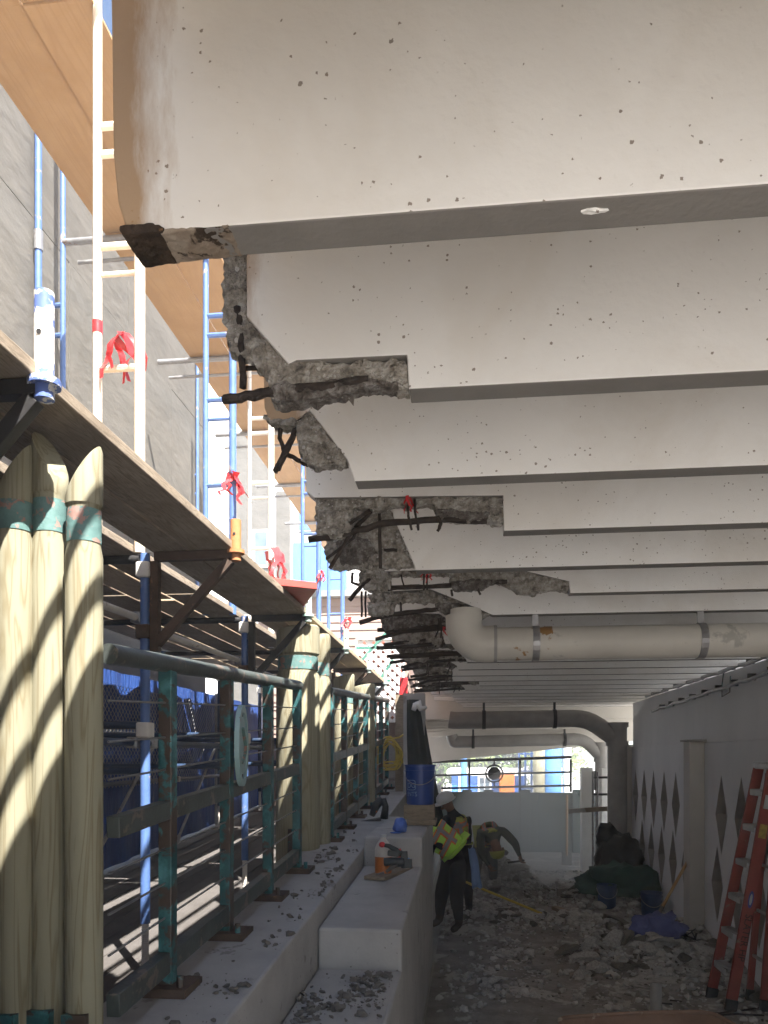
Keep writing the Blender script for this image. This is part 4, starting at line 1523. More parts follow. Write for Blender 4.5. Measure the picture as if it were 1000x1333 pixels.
for i in range(3):
    mb = MB()
    z = 1.52 + i * 0.31
    mb.box((-1.36, 11.72, z), (-1.02, 12.1, z + .30))
    o = roughen(mb, 'masonry_block', 'masonry', None, 0.03, 0.008, 8, i)
    tag(o, f'{("bottom", "middle", "top")[i]} pale stone block stacked at the end of the ledge', 'stone block', 'stone blocks stacked on the ledge')
mb = MB()
p = PY(526, 905, 12.3)
mb.box((p.x - .07, p.y - .03, p.z - .32), (p.x + .06, p.y + .03, p.z + .28))
tag(mb.build('red_sign', 'red_plastic', bevel=0.01), 'narrow upright red panel beside the lattice', 'panel')

# yellow rope coil and its lead
root = thing('rope_coil', 'yellow hose coil hung on the post beside the black column', 'rope', PY(508, 985, 10.9))
rr = random.Random(5)
for k in range(9):
    c = PY(507 + rr.uniform(-3, 3), 980 + rr.uniform(-4, 4), 10.9 + k * .012)
    ra, rbb = rr.uniform(.11, .19), rr.uniform(.14, .22)
    mb = MB()
    mb.tube([c + Vector((ra * cos(a), 0.02 * sin(3 * a + k), rbb * sin(a) - .3 * abs(cos(a)) * .2)) for a in [i * 2 * pi / 26 for i in range(27)]], 0.011, 6)
    mb.build('loop', 'rope_yellow', root, smooth='all')
mb = MB()
lead = [PY(u, v, 10.9) for u, v in ((507, 962), (520, 960), (530, 953), (536, 943), (537, 930), (533, 917), (530, 905))]
mb.tube(lead, 0.013, 6)
mb.build('lead', 'rope_yellow', root, smooth='all')
# post carrying the rope
mb = MB()
p = PY(520, 1000, 11.1)
mb.box((p.x - .06, p.y, 1.5), (p.x + .08, p.y + .12, 3.1))
tag(mb.build('timber_post', 'board'), 'dark timber post carrying the yellow hose coil', 'post')

# tarp-wrapped column
cyy = 11.0
col = thing('wrapped_column', 'column wrapped in black green tarp behind the blue bucket', 'column', (-.75, cyy, 0.6))
mb = MB()
rows = [(1.30, 528, 578), (1.0, 528, 574), (0.8, 527, 570), (0.55, 526, 562), (0.3, 527, 556), (0.0, 528, 551)]
vs, fs = [], []
n = 40
outl = []
for i in range(13):
    t = i / 12
    v = lerp(1090, 912, t)
    ul = lerp(526, 529, t)
    ur = lerp(583, 549, t ** 0.8)
    a, c = PY(ul, v, cyy), PY(ur, v, cyy)
    cx, hw = (a.x + c.x) / 2, (c.x - a.x) / 2
    for k in range(n):
        an = 2 * pi * k / n
        f = 1 + .07 * sin(an * 6 + t * 2) * (1.1 - t) + .05 * sin(an * 11 + t * 5)
        vs.append((cx + hw * cos(an) * f, cyy + .2 * sin(an) * f, a.z))
for i in range(12):
    for k in range(n):
        p_, q_ = i * n + k, i * n + (k + 1) % n
        fs.append((p_, q_, q_ + n, p_ + n))
fs.append(tuple(12 * n + k for k in range(n)))
mb.add(vs, fs)
mb.build('tarp', 'dark_tarp', col, smooth='all')
mb = MB()
mb.box((-.92, cyy - .12, 0.0), (-.62, cyy + .12, 3.1))
mb.build('shaft', 'concrete', col)
mb = MB()
pts = [PY(u, v, cyy - .2) for u, v in ((538, 925), (541, 918), (545, 916), (548, 922), (556, 921))]
mb.tube(pts, [0.03, .05, .055, .04, .02], 8, wob=.2)
tag(mb.build('work_light', 'lattice_white', smooth='all'), 'small white fitting on top of the black column', 'fitting')


# ------------------------------------------------------------------ bucket and blocks on the bench
def bucket(root, c, r, h, m, letters=False):
    c = Vector(c)
    mb = MB()
    mb.lathe(c, [(r * .86, 0), (r * .88, .01), (r * .955, h * .80), (r * .958, h * .83), (r * 1.03, h * .83), (r * 1.03, h * .855), (r * .965, h * .86), (r * .975, h * .965), (r * 1.02, h * .97), (r * 1.02, h), (r * .95, h), (r * .83, .015), (0, .015)], 32)
    bd = mb.build('body', m, root, smooth=True)
    mb = MB()
    pts = [c + Vector((r * 1.03 * cos(a), -r * 1.03 * abs(sin(a)) * 1.0, h * .84 - .13 * sin(a))) for a in [i * pi / 14 for i in range(15)]]
    mb.tube(pts, 0.004, 6)
    mb.build('bail', 'wire', root, smooth='all')
    return bd


bp = PY(547, 1047, 7.5)
zb3 = 1.545
root = thing('crate', 'low brown timber box under the blue paint bucket', 'box', (bp.x, 7.5, zb3))
mb = MB()
mb.box((bp.x - .15, 7.36, zb3 + .05), (bp.x + .14, 7.64, bp.z))
mb.build('box', 'board', root, bevel=0.004)
mb = MB()
mb.box((bp.x - .12, 7.33, zb3), (bp.x + .16, 7.66, zb3 + .048))
mb.build('base_board', 'board', root, bevel=0.004)
bk = thing('paint_bucket', 'large blue paint bucket with pale lettering on the timber box', 'bucket', (bp.x, 7.5, bp.z))
bd = bucket(bk, (bp.x, 7.5, bp.z + .002), 0.15, 0.385, 'bucket_blue')


def bend(vs, fs, c, r, taper, ang0, z0):
    out = []
    for v in vs:
        a = ang0 + v.x / r
        z = z0 + v.y
        rr_ = r * (0.88 + (0.955 - 0.88) * (z - c.z) / .31) + 0.0012
        out.append((c.x + rr_ * cos(a), c.y + rr_ * sin(a), z))
    return out, fs


c = Vector((bp.x, 7.5, bp.z))
vs, fs = text_geom('INTS', 0.062)
mb = MB()
mb.add(*bend(vs, fs, c, .15, 0, radians(212), bp.z + .085))
mb.build('lettering', 'print_white', bd)
vs, fs = text_geom('DG', 0.07)
mb = MB()
mb.add(*bend(vs, fs, c, .15, 0, radians(215), bp.z + .165))
mb.build('lettering', 'print_white', bd)
mb = MB()
out = []
for i in range(41):
    t = i / 40 * 2 * pi
    sx_ = lambda q: math.copysign(abs(q) ** .4, q)
    for w in (0, 0.006):
        out.append(Vector((.045 + (.062 - w) * sx_(cos(t)), .026 + (.05 - w) * sx_(sin(t)), 0)))
fs = [(2 * i, 2 * i + 2, 2 * i + 3, 2 * i + 1) for i in range(40)]
mb.add(*bend(out, fs, c, .15, 0, radians(215), bp.z + .165))
mb.build('logo_frame', 'print_white', bd)

# blue cap, tool on its board, bottle
cp = PY(521, 1081, 6.75)
root = thing('cap', 'rumpled bright blue cap lying on the bench by the bucket', 'cap', (cp.x, 6.75, 1.535))
mb = MB()
blob(mb, (cp.x, 6.75, 1.535 + .052), (.066, .085, .074), .18, 1.6, 3, 3, flat=-.05)
mb.build('crown', 'cap_blue', root, smooth='all')
mb = MB()
blob(mb, (cp.x - .03, 6.64, 1.541), (.05, .05, .006), .1, 2, 4, 2)
mb.build('peak', 'cap_blue', root, smooth='all')


def zb2(y):
    return lerp(1.205, 1.29, (y - 4.40) / 1.97)


bpoly = [PZ(u, v, 1.262) for u, v in ((474, 1141), (500, 1141), (538, 1131), (537, 1126), (520, 1126))]
A, B_, C_, D_ = [PZ(u, v, 1.268) for u, v in ((474, 1145), (501, 1147), (538, 1133), (515, 1131))]
mb = MB()
mb.prism([A, B_, C_, D_], (0, 0, .03))
tag(mb.build('tool_board', 'board', bevel=0.003), 'short plank lying askew on the bench under the breaker tool', 'board')
zt = 1.300
tl = thing('breaker_tool', 'black handheld breaker with a red knob lying on the short plank', 'power tool', (-.5, 5.5, zt))
tp = lambda u, v: PY(u, v, 5.55)
mb = MB()
mb.tube([tp(503, 1135), tp(511, 1128), tp(519, 1125)], [.012, .016, .02], 10)
mb.tube([tp(490, 1138), tp(500, 1136)], [.004, .010], 8)
mb.build('chisel', 'steel_tool', tl, smooth=True)
mb = MB()
mb.tube([tp(500, 1122), tp(520, 1121)], .030, 12)
mb.tube([tp(518, 1122), tp(527, 1122)], .036, 12)
mb.build('motor', 'tool_body', tl, smooth=True, bevel=.003)
mb = MB()
mb.tube([tp(498, 1100), tp(506, 1101), tp(516, 1107), tp(523, 1112)], [.012, .017, .02, .024], 10)
mb.build('handle', 'tool_body', tl, smooth='all')
mb = MB()
mb.bar(tp(505, 1110), tp(520, 1112), .05, .04)
mb.bar(tp(526, 1108), tp(527, 1130), .05, .035, up=(0, 1, 0))
mb.bar(tp(533, 1118), tp(533, 1130), .04, .035, up=(0, 1, 0))
mb.build('housing', 'tool_body', tl, bevel=.006)
mb = MB()
mb.bar(tp(519, 1105), tp(521, 1118), .035, .02, up=(0, 1, 0))
mb.build('side_panel', 'red_paint', tl, bevel=.003)
mb = MB()
blob(mb, tp(497.5, 1099.5), (.025, .025, .022), .05, 2, 1, 2)
mb.build('knob', 'red_plastic', tl, smooth='all')
mb = MB()
blob(mb, tp(532, 1118), (.009, .009, .009), .05, 2, 1, 1)
mb.build('switch', 'cladding_blue', tl)

bo = PY(499, 1133, 5.95)
zq = zb2(5.95)
root = thing('bottle', 'clear plastic bottle half full of orange liquid behind the breaker', 'bottle', (bo.x, 5.95, zq))
mb = MB()
mb.lathe((bo.x, 5.95, zq + .002), [(0.055, 0), (0.066, .012), (0.066, .15)], 24)
mb.build('liquid', 'orange_liquid', root, smooth=True)
mb = MB()
mb.lathe((bo.x, 5.95, zq + .152), [(0.066, 0), (0.066, .06), (.05, .10), (0.022, .135), (0.022, .15)], 24)
mb.build('upper_part', 'clear_plastic', root, smooth=True)
mb = MB()
mb.lathe((bo.x, 5.95, zq + .302), [(0.026, 0), (0.026, .022), (0, .022)], 16)
mb.build('lid', 'label_white', root, smooth=True)

# drill lying on the ledge by the far railing
dr = thing('hammer_drill', 'black hammer drill standing on the ledge by the far railing', 'power tool', (-1.02, 8.0, zl(8.0)))
q = lambda u, v: PY(u, v, 8.0)
mb = MB()
mb.tube([q(484, 1062), q(490, 1048), q(498, 1040)], [.03, .05, .04], 10)
mb.tube([q(498, 1040), q(502, 1050), q(500, 1066)], [.04, .035, .045], 10)
mb.build('body', 'tool_body', dr, smooth='all')
mb = MB()
mb.bar(q(485, 1057), q(491, 1055), .06, .03)
mb.build('panel', 'orange_trim', dr, bevel=.004)
mb = MB()
mb.tube([q(496, 1066), q(470, 1070)], [.02, .012], 8)
mb.build('bit', 'steel_tool', dr)

# ------------------------------------------------------------------ far end: header, barrier, railing, houses, trees
YB = 18.0
mb = MB()
a, c = PY(545, 994, 17.6), PY(752, 972, 17.6)
mb.prism([a, c, PY(830, 964, 17.6), PY(830, 925, 17.6), PY(540, 930, 17.6)], (0, .5, 0))
tag(mb.build('header_beam', 'slab_paint'), 'sloping grey header over the bright far opening', 'beam')
for i in range(7):
    mb = MB()
    y = 14.75 + i * .42
    mb.box((-1.0, y, 2.92 - i * .05), (3.2, y + .12, 3.5))
    tag(mb.build('ceiling_rib', 'slab_paint'), f'{wrd[i]} shallow ceiling rib past the last white beam', 'beam', 'far ceiling ribs')
mb = MB()
mb.box((-1.0, 14.62, 3.5), (6.5, 18.1, 3.8))
tag(mb.build('deck_slab', 'slab_paint'), kind='structure')
br = thing('barrier_wall', 'grey green solid barrier below the bright far opening', 'wall', (.8, YB, 0))
x = -2.0
for i in range(7):
    mb = MB()
    mb.box((x, YB, 0), (x + 1.19, YB + .12, PY(650, 1031, YB).z - .004 * i))
    mb.build('panel', 'barrier', br, bevel=.004)
    x += 1.2
for u in (636, 684, 608, 752):
    p = PY(u, 1029, YB - .05)
    mb = MB()
    mb.box((p.x - .11, YB - .06, 0), (p.x + .11, YB - .003, p.z + .02))
    mb.build('pier', 'barrier', br, bevel=.006)
fr = thing('railing', 'dark railing with a round emblem silhouetted in the far opening', 'railing', (.8, YB + .06, 1.4))
q = lambda u, v: PY(u, v, YB + .06)
for nm, (va, vb), r in (('top_rail', (992.5, 985.5), .035), ('middle_rail', (1010, 1005), .024), ('bottom_rail', (1027, 1022.5), .026)):
    mb = MB()
    mb.tube([q(540, va), q(744, vb)], r, 8)
    mb.build(nm, 'black_steel', fr, smooth=True)
for u in (611, 677, 743):
    mb = MB()
    mb.bar(q(u, 988), q(u, 1031), .05, .05, up=(0, 1, 0))
    mb.build('post', 'black_steel', fr)
mb = MB()
for va, vb in ((990, 996), (1018, 1024)):
    mb.bar(q(643.5, va), q(643.5, vb), .04, .04, up=(0, 1, 0))
mb.build('stem', 'black_steel', fr)
c = q(643.5, 1007)
mb = MB()
mb.lathe(c, [(0.175, -.012), (0.215, -.012), (0.215, .012), (0.175, .012), (0.175, -.012)], 36, axis=(0, 1, 0))
em = mb.build('emblem_ring', 'black_steel', fr, smooth=True)
mb = MB()
mb.lathe(c, [(0.0, -.01), (0.155, -.01), (0.155, .01), (0, .01)], 36, axis=(0, 1, 0))
mb.build('disc', 'black_steel', em, smooth=True)

# buildings beyond
def house(label, x0, x1, y, h, m, wins, roof=.25, d=6.0):
    root = thing('house', label, 'house', ((x0 + x1) / 2, y, 0))
    mb = MB()
    mb.box((x0, y, -.02), (x1, y + d, h))
    mb.build('wall', m, root)
    mb = MB()
    mb.box((x0 - .2, y - .25, h), (x1 + .2, y + d + .2, h + roof))
    mb.build('roof', 'white_trim', root)
    for (a, b_, z0, z1) in wins:
        mb = MB()
        mb.box((a, y - .05, z0), (b_, y - .002, z1))
        w = mb.build('window', 'white_trim', root)
        g = .09
        mb = MB()
        mx = (a + b_) / 2
        mb.box((a + g, y - .06, z0 + g), (mx - .03, y - .051, z1 - g))
        mb.box((mx + .03, y - .06, z0 + g), (b_ - g, y - .051, z1 - g))
        mb.build('pane', 'glass', w)
    return root


q = lambda u, v: PY(u, v, 34)
house('bright blue house with white windows seen through the far opening', q(588, 0).x, q(684, 0).x, 34, q(0, 1008).z, 'house_blue',
      [(q(597, 0).x, q(608, 0).x, .3, 1.35), (q(622, 0).x, q(640, 0).x, .3, 1.35), (q(655, 0).x, q(664, 0).x, .3, 1.35)])
mb = MB()
p = PY(659, 1020, 33.6)
mb.box((p.x - .3, 33.4, -.02), (p.x + .35, 33.7, 1.5))
tag(mb.build('orange_barrel', 'orange_plastic', bevel=.05), 'orange panel in front of the blue house', 'panel')
for u, m, r, lab in ((719, 'teal_paint', .30, 'thick turquoise post beyond the far railing'), (703, 'pile_wood', .22, 'bare timber pile beyond the far railing'),
                     (738, 'white_trim', .14, 'white post at the right of the far opening'), (604, 'cladding_blue', .10, 'thin pale blue pole left of the far emblem')):
    p = PY(u, 1000, 26)
    root = thing('far_post', lab, 'post', (p.x, 26, 0))
    mb = MB()
    mb.lathe((p.x, 26, -.02), [(r, 0), (r, 3.6), (r * .85, 3.8), (0, 3.85)], 18)
    mb.build('shaft', m if m != 'teal_paint' else 'cladding_blue', root, smooth=True)
    mb = MB()
    mb.lathe((p.x, 26, -.02), [(r * 1.25, 0), (r * 1.25, .25), (r, .3)], 18)
    mb.build('base', 'concrete', root, smooth=True)
sc = thing('far_scaffold', 'blue scaffold in front of the far blue house', 'scaffold', (PY(690, 0, 27).x, 27, 0))
for u in (676, 684, 692, 711):
    p = PY(u, 0, 27)
    mb = MB()
    mb.tube([(p.x, 27, 0), (p.x, 27, 3.2)], .04, 8)
    mb.build('upright', 'scaffold_blue', sc)
for z in (.5, 1.1, 1.7, 2.3):
    mb = MB()
    mb.tube([(PY(676, 0, 27).x, 27, z), (PY(711, 0, 27).x, 27, z)], .03, 8)
    mb.build('rung', 'scaffold_blue', sc)

cl = thing('house', 'blue and white clad building behind the scaffold on the left', 'house', (-6.5, 22, 0))
q = lambda u, v: PY(u, v, 22)
mb = MB()
mb.box((q(100, 0).x, 22, 0), (q(470, 0).x, 28, 16))
mb.build('wall', 'white_trim', cl)
for u0, u1, v0, v1 in ((382, 452, 705, 790), (390, 440, 600, 690), (300, 350, 560, 800), (360, 378, 640, 900), (400, 460, 830, 980), (300, 380, 850, 980)):
    a, c = q(u0, v1), q(u1, v0)
    mb = MB()
    mb.box((a.x, 21.95, a.z), (c.x, 21.997, c.z))
    mb.build('cladding_panel', 'cladding_blue' if u0 in (382, 390, 400) else 'sheathing', cl)
for u0, u1, v0, v1 in ((330, 352, 690, 740), (405, 425, 840, 880), (432, 452, 840, 880)):
    a, c = q(u0, v1), q(u1, v0)
    mb = MB()
    mb.box((a.x, 21.90, a.z), (c.x, 21.948, c.z))
    w = mb.build('window', 'white_trim', cl)
    mb = MB()
    mb.box((a.x + .08, 21.88, a.z + .08), (c.x - .08, 21.898, c.z - .08))
    mb.build('pane', 'glass', w)


def tree(label, x, y, h, cr, m, seed, n=2600):
    rnd = random.Random(seed)
    root = thing('tree', label, 'tree', (x, y, 0), 'trees beyond the far opening')
    mb = MB()
    mb.tube([(x, y, -.1), (x + .1, y, h * .3), (x - .05, y + .1, h * .6), (x, y, h * .85)], [.2, .15, .1, .03], 8)
    for k in range(7):
        z = h * rnd.uniform(.25, .65)
        a = rnd.uniform(0, 2 * pi)
        mb.tube([(x, y, z), (x + cr * .4 * cos(a), y + cr * .4 * sin(a), z + h * .1), (x + cr * .8 * cos(a), y + cr * .8 * sin(a), z + h * .16)], [.07, .045, .015], 6)
    mb.build('trunk', 'bark', root, smooth=True)
    mb = MB()
    cl_ = [(x + rnd.uniform(-1, 1) * cr * .75, y + rnd.uniform(-1, 1) * cr * .75, h * rnd.uniform(.18, .95), rnd.uniform(.35, .75) * cr * .6) for _ in range(26)]
    vs, fs = [], []
    for i in range(n):
        cx, cy, cz, r_ = rnd.choice(cl_)
        d = Vector((rnd.gauss(0, 1), rnd.gauss(0, 1), rnd.gauss(0, .8))).normalized() * r_ * rnd.uniform(.5, 1)
        p = Vector((cx, cy, cz)) + d
        u_ = Vector((rnd.gauss(0, 1), rnd.gauss(0, 1), rnd.gauss(0, 1))).normalized()
        w_ = u_.orthogonal().normalized()
        s = rnd.uniform(.06, .13)
        k = len(vs)
        vs += [p - u_ * s * 1.6, p + w_ * s * .7, p + u_ * s * 1.6, p - w_ * s * .7]
        fs.append((k, k + 1, k + 2, k + 3))
    mb.add(vs, fs)
    mb.build('crown', m, root)


for i, (u, y, h, cr, m, lab) in enumerate(((572, 42, 5.5, 2.2, 'leaf_pale', 'pale green tree at the left of the far opening'),
                                          (600, 46, 6.5, 2.4, 'leaf', 'darker tree behind the far blue house'),
                                          (632, 44, 6, 2.2, 'leaf_pale', 'tree right behind the far emblem'),
                                          (668, 45, 6, 2.4, 'leaf', 'green tree right of the far emblem'),
                                          (715, 44, 6.5, 2.6, 'leaf_pale', 'tree behind the turquoise post'),
                                          (540, 40, 6.5, 2.6, 'leaf', 'tree hidden partly by the black column'))):
    tree(lab, PY(u, 0, y).x, y, h, cr, m, 40 + i)

# ------------------------------------------------------------------ step ladder
ld = thing('step_ladder', 'orange fibreglass step ladder leaning by the white wall, lettered on its rail', 'ladder', (2.35, 7.05, 0))


def rail(name, p, q, w, t, m, parent):
    mb = MB()
    p, q = Vector(p), Vector(q)
    d = (q - p).normalized()
    s = Vector((0, 1, 0))
    n = d.cross(s).normalized()
    mb.bar(p, q, t, w, up=n)          # web
    for sg in (-1, 1):
        mb.bar(p + n * sg * (w / 2 - .004) + s * .018, q + n * sg * (w / 2 - .004) + s * .018, .026, .007, up=n)
    return mb.build(name, m, parent, bevel=.002)


ZA = 2.10
Bf, Bt = Vector((2.25, 6.93, 0.0)), Vector((2.625, 6.98, ZA))
Af, At = Vector((2.19, 7.27, 0.0)), Vector((2.60, 7.24, ZA))
rB = rail('front_rail', Bf, Bt, .092, .006, 'fibreglass', ld)
rail('front_rail', Af, At, .085, .006, 'fibreglass', ld)
Cf, Ct = Vector((2.53, 6.95, 0.0)), Vector((2.69, 6.99, ZA - .05))
Df, Dt = Vector((2.52, 7.25, 0.0)), Vector((2.68, 7.22, ZA - .05))
rail('rear_rail', Cf, Ct, .055, .006, 'fibreglass', ld)
rail('rear_rail', Df, Dt, .055, .006, 'fibreglass', ld)
for i in range(6):
    t = (0.165 + i * .148)
    a, c = Bf.lerp(Bt, t), Af.lerp(At, t)
    mb = MB()
    mb.bar(a + Vector((0, .01, 0)), c - Vector((0, .01, 0)), .085, .02)
    mb.box((min(a.x, c.x) - .044, a.y + .01, a.z - .045), (min(a.x, c.x) - .038, c.y - .01, a.z + .005))
    mb.build('step', 'aluminium', ld)
for i in range(4):
    t = .2 + i * .2
    mb = MB()
    mb.bar(Cf.lerp(Ct, t), Df.lerp(Dt, t), .02, .025)
    mb.build('rear_bar', 'aluminium', ld)
for p, q in ((Bf, Bt), (Af, At), (Cf, Ct), (Df, Dt)):
    d = (q - p).normalized()
    mb = MB()
    mb.bar(p + d * .002, p + d * .10, .04, .098 if p in (Bf, Af) else .065, up=d.cross(Vector((0, 1, 0))))
    mb.build('shoe', 'rubber', ld, bevel=.004)
mb = MB()
mb.box((2.555, 6.93, ZA - .01), (2.73, 7.29, ZA + .05))
mb.build('top_cap', 'aluminium', ld, bevel=.015)
# lettering and stickers on the near rail
dB = (Bt - Bf).normalized()
nB = dB.cross(Vector((0, 1, 0))).normalized()
if nB.x < 0:
    nB = -nB


def on_rail(vs, start, flip=1, sc=1.0):
    # letters read downwards along the rail, tops towards +X
    out = []
    for v in vs:
        p = Bf.lerp(Bt, start) - dB * v.x * sc + nB * (v.y - .02) * sc
        out.append(Vector((p.x, p.y - .0165, p.z)))
    return out


vs, fs = text_geom('SLATER HP', 0.085)
mb = MB()
yo = [Vector((p.x, p.y, p.z)) for p in on_rail(vs, 0.40)]
mb.add(yo, fs)
mb.build('lettering', 'ink', rB)
mb = MB()
vs = [Vector((0.075 * cos(a), .02 + .022 * sin(a), 0)) for a in [i * 2 * pi / 24 for i in range(24)]]
mb.add(on_rail(vs, 0.46), [tuple(range(24))])
mb.build('label', 'label_blue', rB)
vs = [Vector((0.05 * cos(a), .02 + .011 * sin(a), 0)) for a in [i * 2 * pi / 24 for i in range(24)]]
mb = MB()
mb.add([p - Vector((0, .001, 0)) for p in on_rail(vs, 0.46)], [tuple(range(24))])
mb.build('label', 'label_white', rB)
for t0, m in ((.74, 'label_yellow'), (.86, 'label_white')):
    vs = [Vector((-.06, -.012, 0)), Vector((.06, -.012, 0)), Vector((.06, .05, 0)), Vector((-.06, .05, 0))]
    mb = MB()
    mb.add(on_rail(vs, t0), [(0, 1, 2, 3)])
    mb.build('label', m, rB)

# ------------------------------------------------------------------ rubble
MOUNDS = []


def mound(u, v, amp, sx, sy):
    p = PZ(u, v, 0)
    MOUNDS.append((p.x, p.y, amp, sx, sy))


mound(880, 1262, .22, .5, .5)
mound(800, 1250, .15, .55, .35)
mound(930, 1225, .36, .36, .6)
mound(960, 1262, .14, .35, .4)
mound(770, 1212, .17, .6, .35)
mound(670, 1200, .13, .6, .4)
mound(600, 1200, .06, .3, .4)
mound(645, 1158, .62, .32, .35)
mound(685, 1162, .30, .25, .3)
mound(760, 1172, .22, .35, .5)
mound(800, 1158, .50, .35, .4)
mound(820, 1180, .25, .3, .4)
mound(745, 1110, .18, .5, .3)


def hfloor(x, y):
    h = 0
    for mx, my, a, sx, sy in MOUNDS:
        h += a * math.exp(-((x - mx) / sx) ** 2 - ((y - my) / sy) ** 2)
    return h


vs, fs = [], []
nx, ny = 66, 150
for j in range(ny + 1):
    for i in range(nx + 1):
        x = -0.36 + i * (2.74 + .36) / nx
        y = 5.2 + j * 12.0 / ny
        h = hfloor(x, y)
        h = h * (1 + .35 * noise.noise(Vector((x * 5, y * 5, 0)))) + .012 * noise.fractal(Vector((x * 3, y * 3, 1)), .8, 2, 4) + .006
        vs.append((x, y, max(h, 0.003)))
for j in range(ny):
    for i in range(nx):
        a = j * (nx + 1) + i
        fs.append((a, a + 1, a + nx + 2, a + nx + 1))
mb = MB()
mb.add(vs, fs)
tag(mb.build('rubble_heap', 'heap_dust', smooth='all'), 'heaped grey demolition rubble and dust over the floor', 'rubble', kind='stuff')

bm = bmesh.new()
bmesh.ops.create_icosphere(bm, subdivisions=1, radius=1)
ICO_V = [v.co.copy() for v in bm.verts]
ICO_F = [tuple(v.index for v in f.verts) for f in bm.faces]
bm.free()
bm = bmesh.new()
bmesh.ops.create_icosphere(bm, subdivisions=2, radius=1)
IC2_V = [v.co.copy() for v in bm.verts]
IC2_F = [tuple(v.index for v in f.verts) for f in bm.faces]
bm.free()


def rock_verts(rnd, s, fine=False):
    """an angular lump: sphere points cut by random planes"""
    base = IC2_V if fine else ICO_V
    cuts = [(Vector((rnd.gauss(0, 1), rnd.gauss(0, 1), rnd.gauss(0, 1))).normalized(), rnd.uniform(.35, .75)) for _ in range(7)]
    ax = Vector((rnd.uniform(.6, 1.3), rnd.uniform(.6, 1.3), rnd.uniform(.4, .85)))
    rot = Matrix.Rotation(rnd.uniform(0, 6.28), 3, 'Z') @ Matrix.Rotation(rnd.uniform(-.5, .5), 3, 'X')
    out = []
    for v in base:
        p = v * rnd.uniform(.9, 1.08)
        for n, d in cuts:
            k = p.dot(n) - d
            if k > 0:
                p = p - n * k
        p = Vector((p.x * ax.x, p.y * ax.y, p.z * ax.z)) * s
        out.append(rot @ p)
    return out


rr = random.Random(31)
for name, m, count, smin, smax, lab in (('rubble_gravel', 'rubble', 6500, .012, .065, 'small pale broken concrete scattered over the floor'),
                                        ('rubble_grit', 'rubble_dark', 4200, .006, .026, 'fine dark grit scattered over the floor')):
    vs, fs = [], []
    made = 0
    while made < count:
        x, y = rr.uniform(-.34, 2.7), rr.uniform(5.3, 15)
        dens = min(1, hfloor(x, y) * 7) + .55 * max(0, noise.noise(Vector((x * 1.3, y * .9, 3.3)))) + .04
        if rr.random() > dens:
            continue
        s = smin + (smax - smin) * rr.random() ** 2.2
        z = hfloor(x, y)
        k = len(vs)
        for p in rock_verts(rr, s):
            vs.append((p.x + x, p.y + y, p.z + z + s * .35))
        fs += [tuple(i + k for i in f) for f in ICO_F]
        made += 1
    mb = MB()
    mb.add(vs, fs)
    tag(mb.build(name, m), lab, 'rubble', kind='stuff')

CG = 'large concrete chunks in the rubble'
meshes = []
for i in range(10):
    me = bpy.data.meshes.new('concrete_chunk')
    me.from_pydata([tuple(p) for p in rock_verts(rr, 1.0, True)], [], IC2_F)
    me.materials.append(MATS['rubble' if i % 3 else 'rubble_dark'])
    meshes.append(me)
made = 0
while made < 230:
    x, y = rr.uniform(-.3, 2.65), rr.uniform(6.2, 13.8)
    if rr.random() > min(1, hfloor(x, y) * 5) + .03:
        continue
    s = rr.uniform(.05, .09) if rr.random() < .7 else rr.uniform(.09, .17)
    o = bpy.data.objects.new('concrete_chunk', rr.choice(meshes))
    COL.objects.link(o)
    o.location = (x, y, hfloor(x, y) + s * .3)
    o.scale = (s, s, s * rr.uniform(.6, 1))
    o.rotation_euler = (rr.uniform(-.3, .3), rr.uniform(-.3, .3), rr.uniform(0, 6.28))
    tag(o, 'broken concrete chunk in the ' + ('near rubble heap left of the ladder' if y < 8.6 and x > 1.2 else 'scatter in front of the standing worker' if y < 10.6 and x < 1.2 else 'heap along the foot of the white wall' if x > 1.9 and y < 10.6 else 'dusty mound beside the bent far worker' if x < 1.1 else 'heap around the blue buckets and green tarp'), 'concrete chunk', CG)
    made += 1
for k in range(45):
    m_ = rr.choice(MOUNDS[:6] + MOUNDS[9:12])
    x, y = m_[0] + rr.gauss(0, .5) * m_[3], m_[1] + rr.gauss(0, .5) * m_[4]
    if not (-.2 < x < 2.6):
        continue
    s = rr.uniform(.10, .19)
    o = bpy.data.objects.new('flat_fragment', rr.choice(meshes))
    COL.objects.link(o)
    o.location = (x, y, hfloor(x, y) + s * .25)
    o.scale = (s, s * rr.uniform(.5, .9), s * rr.uniform(.25, .55))
    o.rotation_euler = (rr.uniform(-.5, .5), rr.uniform(-.5, .5), rr.uniform(0, 6.28))
    tag(o, 'flat slab piece tilted in the rubble ' + ('near the ladder and blue sack' if y < 9 and x > 1 else 'in front of the workers' if x < 1 else 'between the blue buckets and the shovel'), 'concrete chunk', CG)
# a few pieces that stand out
for (u, v, s, lab) in ((918, 1218, .17, 'biggest upright concrete block against the white wall by the ladder'),
                       (745, 1240, .11, 'flat pale slab fragment left of the shovel blade'),
                       (628, 1196, .10, 'white flat fragment lying beside the standing worker boot'),
                       (870, 1263, .08, 'pale curved fragment under the blue sack'),
                       (690, 1201, .10, 'flat grey slab piece at the end of the yellow handle')):
    p = PZ(u, v, 0)
    o = bpy.data.objects.new('concrete_chunk', rr.choice(meshes))
    COL.objects.link(o)
    o.location = (p.x, p.y, hfloor(p.x, p.y) + s * .45)
    o.scale = (s, s, s * (.9 if 'upright' in lab else .35))
    o.rotation_euler = (.2, .1, rr.uniform(0, 6))
    tag(o, lab, 'concrete chunk', CG)
